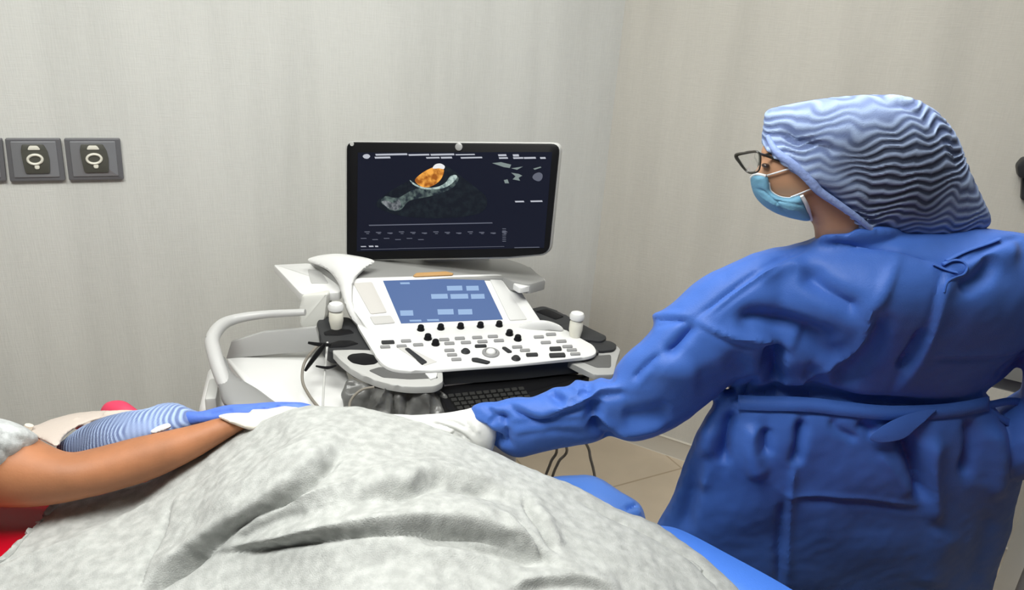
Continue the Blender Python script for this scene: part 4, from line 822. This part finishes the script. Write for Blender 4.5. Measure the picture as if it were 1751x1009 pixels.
mm = fuse([Mv.build()], 0.0022, 3); sculpt(mm, [('k', [(1290, 322), (1310, 330), (1330, 350), (1345, 365)], 3, .003), ('k', [(1320, 342), (1350, 348), (1378, 352)], 3, .0025), ('e', [(1300, 335), (1330, 352), (1370, 362)], 3, .002), ('k', [(1326, 352), (1332, 342)], 2, .002)])
mk = link('mask', mm, MASK, ps)
def head_tube(name, pts, off, r, M, par, vol=Hv): return tube(name, [vol.front(np.array([float(a)]), np.array([float(b)]), off)[0] for a, b in pts], r, M, par, seg=8)
def yt_tube(name, pts, r, M, par, n=6, seg=8): return tube(name, [pt(a, b, y) for a, b, y in pts], r, M, par, seg=seg, n=n)
hy_ = lambda x, y: float(Hv.front(np.array([float(x)]), np.array([float(y)]))[0, 1])
head_tube('ear_loop', [(1308, 301), (1325, 296), (1348, 289), (1365, 284)], 0.004, 0.0012, MASKW, mk)
head_tube('ear_loop', [(1352, 337), (1368, 331), (1380, 326), (1400, 318)], 0.004, 0.0012, MASKW, mk)
head_tube('binding', [(1315, 313), (1318, 326), (1332, 336), (1352, 339), (1370, 335)], 0.004, 0.0016, MASKW, mk)
yt_tube('binding', [(1371, 335, hy_(1371, 335)-.02), (1380, 352, hy_(1378, 352)-.02), (1387, 376, hy_(1380, 370)-.008)], 0.003, MASKW, mk)
yt_tube('binding', [(1284, 304, HY-.02), (1293, 298, HY-.035), (1310, 301, hy_(1310, 301)-.008)], 0.0022, MASKW, mk)
# eye, brow, glasses
ey = pt(1309, 283, hy_(1312, 283)-0.001); V_, F_ = sphere_vf(ey, [0.006, 0.008, 0.0035]); mesh('eye', V_, F_, mat('eye_dark', (0.05, 0.03, 0.025), 0.2), ps)
head_tube('eyebrow', [(1305, 266), (1315, 263), (1328, 264)], 0.001, 0.0016, HAIR, ps)
gl = thing_gl = bpy.data.objects.new('glasses', None); sc.collection.objects.link(gl); gl.parent = ps
GLM = mat('glasses_frame_dark', (0.03, 0.028, 0.022), 0.3)
yl = hy_(1312, 280)-0.022
near = [(1259, 266, yl+.025), (1275, 262, yl+.015), (1294, 260, yl), (1300, 265, yl-.002), (1300, 282, yl-.002), (1296, 293, yl), (1284, 296, yl+.010), (1275, 291, yl+.018), (1265, 278, yl+.022)]
P = [pt(*q) for q in near]; tube('rim', P, [0.0028, 0.0016, 0.0012, 0.0012, 0.0012, 0.0014, 0.0016, 0.0022, 0.003], GLM, gl, seg=8, closed=True)
V = catmull(P, 5); c = V.mean(0); mesh('lens', [c]+list(V), [(0, i+1, (i+1) % len(V)+1) for i in range(len(V))], LENS, gl)
dx = pt(1259, 266, yl+.05)+np.array([-0.004, 0.02, 0]); far_ = [p+(p-CAM)*0.045+np.array([-0.002, 0, 0.001]) for p in P]; tube('rim', far_, 0.0014, GLM, gl, seg=8, closed=True)
tube('bridge', [P[0], (P[0]+far_[2])/2+np.array([0, 0, .002]), far_[2]], 0.0015, GLM, gl, seg=8)
yt_tube('temple', [(1299, 263, yl), (1315, 268, hy_(1318, 268)-.006), (1335, 276, hy_(1335, 276)-.004), (1360, 286, hy_(1360, 286)-.004)], 0.002, GLM, gl)

# gloved hand
def gy(x, y, d=0.0): return float(on_z(np.array(float(x)), np.array(float(y)), .945)[1])+d
HYh = gy(700, 728)+0.045
Gv = Volume([(690, 712), (720, 709), (760, 706), (795, 700), (815, 696), (840, 705), (850, 730), (846, 760), (836, 778), (815, 778), (780, 762), (745, 748), (710, 738), (690, 730)], [(690, 720, HYh), (840, 720, GY-.04), (830, 770, GY-.05), (760, 715, (HYh+GY)/2-.01)], k=0.9, step=4)
parts = [Gv.build()]
for k, (x1, y1, x2, y2, dy) in enumerate([(650, 717, 615, 728, .0), (655, 722, 622, 736, .02), (662, 728, 632, 742, .04), (675, 735, 650, 750, .055)]):
    parts.append(tube_vf([pt(725, 724, HYh+dy*.5), pt(x1+30, y1+2, HYh+dy+.008), pt(x1, y1+4, HYh+dy+.01), pt(x2, y2+12, HYh+dy+.01)], [0.013, 0.0115, 0.0105, 0.0085], n=5))
parts.append(tube_vf([pt(745, 735, HYh-.01), pt(715, 745, HYh-.02), pt(690, 752, HYh-.012)], [0.014, 0.012, 0.0095]))
hm = fuse(parts, 0.0028, 3); sculpt(hm, [('k', [(735, 722), (760, 730), (790, 745), (810, 765)], 5, .006), ('k', [(745, 715), (775, 722), (800, 735)], 5, .004), ('v', [(770, 740), (790, 755)], 6, .006), ('e', [(800, 700), (808, 720), (822, 745)], 5, .004), ('k', [(790, 703), (797, 722), (812, 748)], 4, .004)])
link('glove', hm, GLOVE2, ps)

# ============================================================ PATIENT under the blanket
ph = pt(215, 735, 1.19)
pa = thing('person', (ph[0], ph[1], 0.72), 'patient lying on the bed in a blue cap, mostly hidden by the grey blanket', 'person')
KV = Volume([(96, 768), (112, 750), (140, 730), (175, 714), (215, 704), (250, 699), (275, 690), (300, 689), (322, 697), (348, 710), (335, 728), (290, 748), (240, 765), (190, 785), (130, 790)], [(100, 768, 1.16), (340, 708, 1.23), (200, 705, 1.19), (200, 780, 1.13)], k=0.95, step=3)
km = fuse([KV.build()], 0.0028, 3)
n = len(km.vertices); V = np.empty(n*3); km.vertices.foreach_get('co', V); V = V.reshape(-1, 3); Nn = np.empty(n*3); km.vertices.foreach_get('normal', Nn); Nn = Nn.reshape(-1, 3)
a = V[:, 0]; b = V[:, 2]; nz = np.array([mnoise.noise(Vector(p*25)) for p in V]); pl_ = np.sin(2*np.pi*(a/0.0085+b*55+0.9*nz)); pl_ = pl_*np.clip(0.6+1.5*nz, .15, 1); V += Nn*(pl_*0.0010)[:, None]; km.vertices.foreach_set('co', V.ravel()); km.update()
at = km.attributes.new('pleat', 'FLOAT', 'POINT'); at.data.foreach_set('value', (0.5+0.5*pl_).astype(np.float32)); xx, yy = proj(V)
hf = np.clip((255-xx)/140, 0, 0.75); at = km.attributes.new('hair', 'FLOAT', 'POINT'); at.data.foreach_set('value', hf.astype(np.float32))
kc = link('bouffant_cap', km, CAPM, pa)
GV = Volume([(312, 705), (345, 703), (385, 693), (430, 690), (470, 687), (515, 688), (536, 694), (545, 702), (520, 716), (450, 722), (380, 724), (320, 726)], [(312, 715, 1.21), (540, 700, 1.21), (430, 690, 1.22)], k=1.3, step=3, cap=0.05)
gm2 = fuse([GV.build()], 0.003, 3); sculpt(gm2, [('k', [(420, 698), (450, 694), (480, 697)], 3, .004), ('e', [(440, 700), (480, 694), (520, 692)], 4, .004), ('v', [(350, 708), (400, 700)], 5, .004)])
link('gown', gm2, mat('patient_gown_blue', (0.09, 0.19, 0.66), 0.55, bump=0.2, bscale=300), pa)
dirb = bx; z0 = 0.83
s0 = pt(330, 735, 1.16); s0[2] = 0.81
bp_ = [tube_vf([pt(230, 760, 1.19)+np.array([-.03, 0, -.02]), pt(260, 760, 1.19)+np.array([0, 0, -.02]), s0+dirb*.02+np.array([0, -.02, -.03])], [0.03, 0.03, 0.03])]
sph = sphere_vf(pt(215, 765, 1.19), [0.07, 0.04, 0.03]); bp_.append(sph)
bp_.append(tube_vf([s0, s0+dirb*.15-by*.05, s0+dirb*.35-by*.10, s0+dirb*.50-by*.12, s0+dirb*.72-by*.12, s0+dirb*.95-by*.12], [0.035, 0.05, 0.06, 0.065, 0.045, 0.03]))
for v_, f_ in bp_[2:]: v_ -= np.array([0, 0.03, 0.045])
link('body', fuse(bp_, 0.006, 4), SKIN2, pa)
mwh = [(258, 737), (272, 728), (288, 724), (292, 731), (276, 738), (262, 742)]
V_, F_ = Volume(mwh, [(258, 737, 1.14), (290, 727, 1.15), (275, 740, 1.14)], k=0.8, step=2).build(); mesh('mask', V_, F_, MASKW, pa)

# ============================================================ ASSISTANT whose arms hold the patient
asx = thing('person', (-1.40, 0.95, 0), 'person in a grey short-sleeved shirt, only the gloved arms in view at the left', 'person')
AR = Volume([(-160, 700), (-60, 715), (20, 722), (62, 748), (92, 764), (120, 773), (160, 766), (230, 748), (300, 733), (345, 722), (375, 714), (398, 712), (420, 715), (450, 718), (452, 724), (420, 734), (395, 748), (350, 776), (300, 803), (250, 824), (190, 842), (140, 854), (100, 862), (50, 868), (0, 868), (-80, 864), (-170, 850)],
            [(-150, 780, 1.0), (0, 800, 1.02), (120, 820, 1.03), (250, 780, 1.07), (350, 745, 1.10), (430, 722, 1.13)], k=0.8, step=5)
fa_far = [pt(-160, 805, 1.14), pt(-40, 782, 1.16), pt(50, 752, 1.19)]
sh0 = np.array([-1.40, 0.95, 1.22])
body = [AR.build(), tube_vf(fa_far, [0.045, 0.032, 0.02]), tube_vf([sh0+np.array([0, -.12, .0]), np.array([-1.18, 0.93, 1.02]), pt(-130, 790, 1.0)], [0.055, 0.05, 0.05]), tube_vf([sh0+np.array([0, .14, 0]), np.array([-1.22, 1.12, 1.02]), pt(-150, 790, 1.14)], [0.055, 0.05, 0.048]),
        tube_vf([sh0+np.array([0, -.12, 0]), sh0+np.array([0, .14, 0])], 0.055), tube_vf([sh0, (-1.44, 0.95, 1.0), (-1.45, 0.95, 0.85)], [0.12, 0.12, 0.13]), tube_vf([sh0, sh0+np.array([.02, 0, .14])], 0.05), sphere_vf(sh0+np.array([.04, 0, .26]), [0.095, 0.075, 0.115])]
for s_ in (-1, 1): body.append(tube_vf([(-1.45, 0.95+.08*s_, .86), (-1.44, .95+.09*s_, .45), (-1.45, .95+.09*s_, .06)], [0.085, 0.055, 0.038]))
link('body', fuse(body, 0.006, 4), SKIN, asx)
hairv, hairf_ = sphere_vf(sh0+np.array([.02, 0, .285]), [0.105, 0.085, 0.11]); mesh('hair', hairv, hairf_, HAIR, asx)
SLv = Volume([(-170, 690), (-60, 705), (0, 716), (38, 726), (62, 742), (66, 752), (52, 770), (30, 792), (16, 812), (8, 836), (-20, 850), (-80, 872), (-170, 870)], [(-150, 780, 1.0), (0, 800, 1.015), (60, 745, 1.03), (0, 840, 1.01)], k=1.05, step=5)
tee = [SLv.build(), tube_vf([sh0+np.array([0, -.14, .0]), np.array([-1.16, 0.93, 1.02]), pt(-130, 780, 1.0)], [0.08, 0.075, 0.072]), tube_vf([sh0+np.array([0, .16, 0]), np.array([-1.22, 1.12, 1.02])], [0.08, 0.07]), tube_vf([sh0+np.array([0, -.13, 0]), sh0+np.array([0, .15, 0])], 0.075), tube_vf([sh0+np.array([0, 0, .02]), (-1.44, 0.95, 1.0), (-1.45, 0.95, 0.78)], [0.145, 0.145, 0.155])]
tm = fuse(tee, 0.005, 3); sculpt(tm, [('k', [(-10, 760), (10, 775), (20, 790)], 5, .004), ('v', [(0, 735), (30, 750), (50, 755)], 7, .005), ('v', [(-20, 800), (0, 815), (5, 830)], 6, .006), ('k', [(54, 748), (38, 772), (20, 798), (8, 822)], 4, .004), ('v', [(-10, 722), (20, 730)], 5, .006)]); noise_cloth(tm, .004, 20)
link('shirt', tm, TEE, asx)
# trousers
tr_ = [tube_vf([(-1.45, .95, .9), (-1.45, .95, .78)], [.13, .15])]+[tube_vf([(-1.45, .95+.08*s_, .82), (-1.44, .95+.09*s_, .45), (-1.45, .95+.09*s_, .07)], [.10, .075, .065]) for s_ in (-1, 1)]
link('trousers', fuse(tr_, .007, 3), mat('navy_trousers', (.02, .03, .07), .8), asx)
# gloves: near hand goes under the blanket, far hand behind the patient's head
def glove_hand(name, wrist, direction, side, M, cuff=None, cup=0.0):
    """palm with four fingers and a thumb"""
    d = unit(direction); n_ = unit(np.cross(d, side)); s_ = unit(np.cross(n_, d)); w = np.asarray(wrist)
    P = [tube_vf([w-d*.03, w, w+d*.03, w+d*.07], [.024, .026, .033, .030])]
    for k in range(4):
        o = s_*(k-1.5)*0.0195; L = [.062, .072, .066, .052][k]; b0 = w+d*.065+o
        P.append(tube_vf([b0-d*.02, b0+d*L*.35-n_*cup*.2, b0+d*L*.75-n_*cup, b0+d*L-n_*cup*2.2], [.0115, .0105, .0095, .0075], n=4))
    b0 = w+d*.02-s_*.03; P.append(tube_vf([b0+s_*.01, b0+d*.03-s_*.018-n_*.004, b0+d*.055-s_*.022-n_*.01], [.014, .0115, .0085], n=4))
    return P
wn = pt(428, 722, 1.13); dn = unit(pt(560, 726, 1.19)-wn)
P = [Volume([(372, 713), (395, 706), (430, 706), (470, 706), (480, 718), (440, 735), (418, 733)], [(372, 713, 1.105), (480, 712, 1.16), (418, 733, 1.10)], k=1.15, step=3).build()]+glove_hand('g', wn+dn*.03, dn, [0, 0.5, -0.3], None)
g1 = link('glove', fuse(P, .003, 3), GLOVE, asx); 
FGv = Volume([(44, 742), (48, 728), (62, 727), (90, 716), (130, 706), (170, 702), (205, 701), (232, 703), (222, 712), (180, 715), (140, 727), (112, 745), (98, 764), (70, 752)], [(50, 735, 1.20), (100, 730, 1.21), (220, 706, 1.27)], k=0.95, step=3)
wf = pt(175, 711, 1.25); df = unit(pt(240, 712, 1.28)-wf)
P = [FGv.build()]+[tube_vf([pt(180, 710, 1.255)+np.array([0, 0, -.004]), pt(215, 709+k*2, 1.262+.010*k), pt(244, 712+k*3, 1.262+.014*k), pt(262, 722+k*3, 1.26+.014*k)], [.012, .010, .009, .0075], n=4) for k in range(4)]+[tube_vf([pt(130, 722, 1.235), pt(150, 732, 1.225), pt(165, 742, 1.225)], [.013, .011, .009], n=4)]
g2 = link('glove', fuse(P, .003, 3), mat('pale_glove', (0.62, 0.54, 0.48), 0.45, bump=0.3, bscale=90), asx)
yt_tube('glove_cuff', [(50, 727, 1.185), (47, 740, 1.18), (62, 752, 1.165)], 0.008, GLOVE, g2)

# ============================================================ grey counter by the right wall behind the gown
cr = pt(1720, 665, 1.42)
ct = thing('counter', (cr[0]+.2, cr[1]+.12, 0), 'grey worktop edge showing behind the gown waist at the far right', 'counter')
bm = bmesh.new(); box_bm(bm, (cr[0]+.20, cr[1]+.10, cr[2]-.012), (dR, nR, XYZ[2]), (0.22, 0.12, 0.014), 0.004); from_bm('worktop', bm, MGREY, ct)
bm = bmesh.new(); box_bm(bm, (cr[0]+.34, cr[1]+.05, (cr[2]-.026)/2), (dR, nR, XYZ[2]), (0.10, 0.09, (cr[2]-.026)/2), 0.004); from_bm('cabinet', bm, LGREY, ct)

# second gloved hand of the gowned person, resting on the far hip
P = glove_hand('g', rh, np.array([-.6, .35, -.35]), [0, 0.3, 0.8], None, cup=0.004); link('glove', fuse(P, .003, 3), GLOVE2, ps)
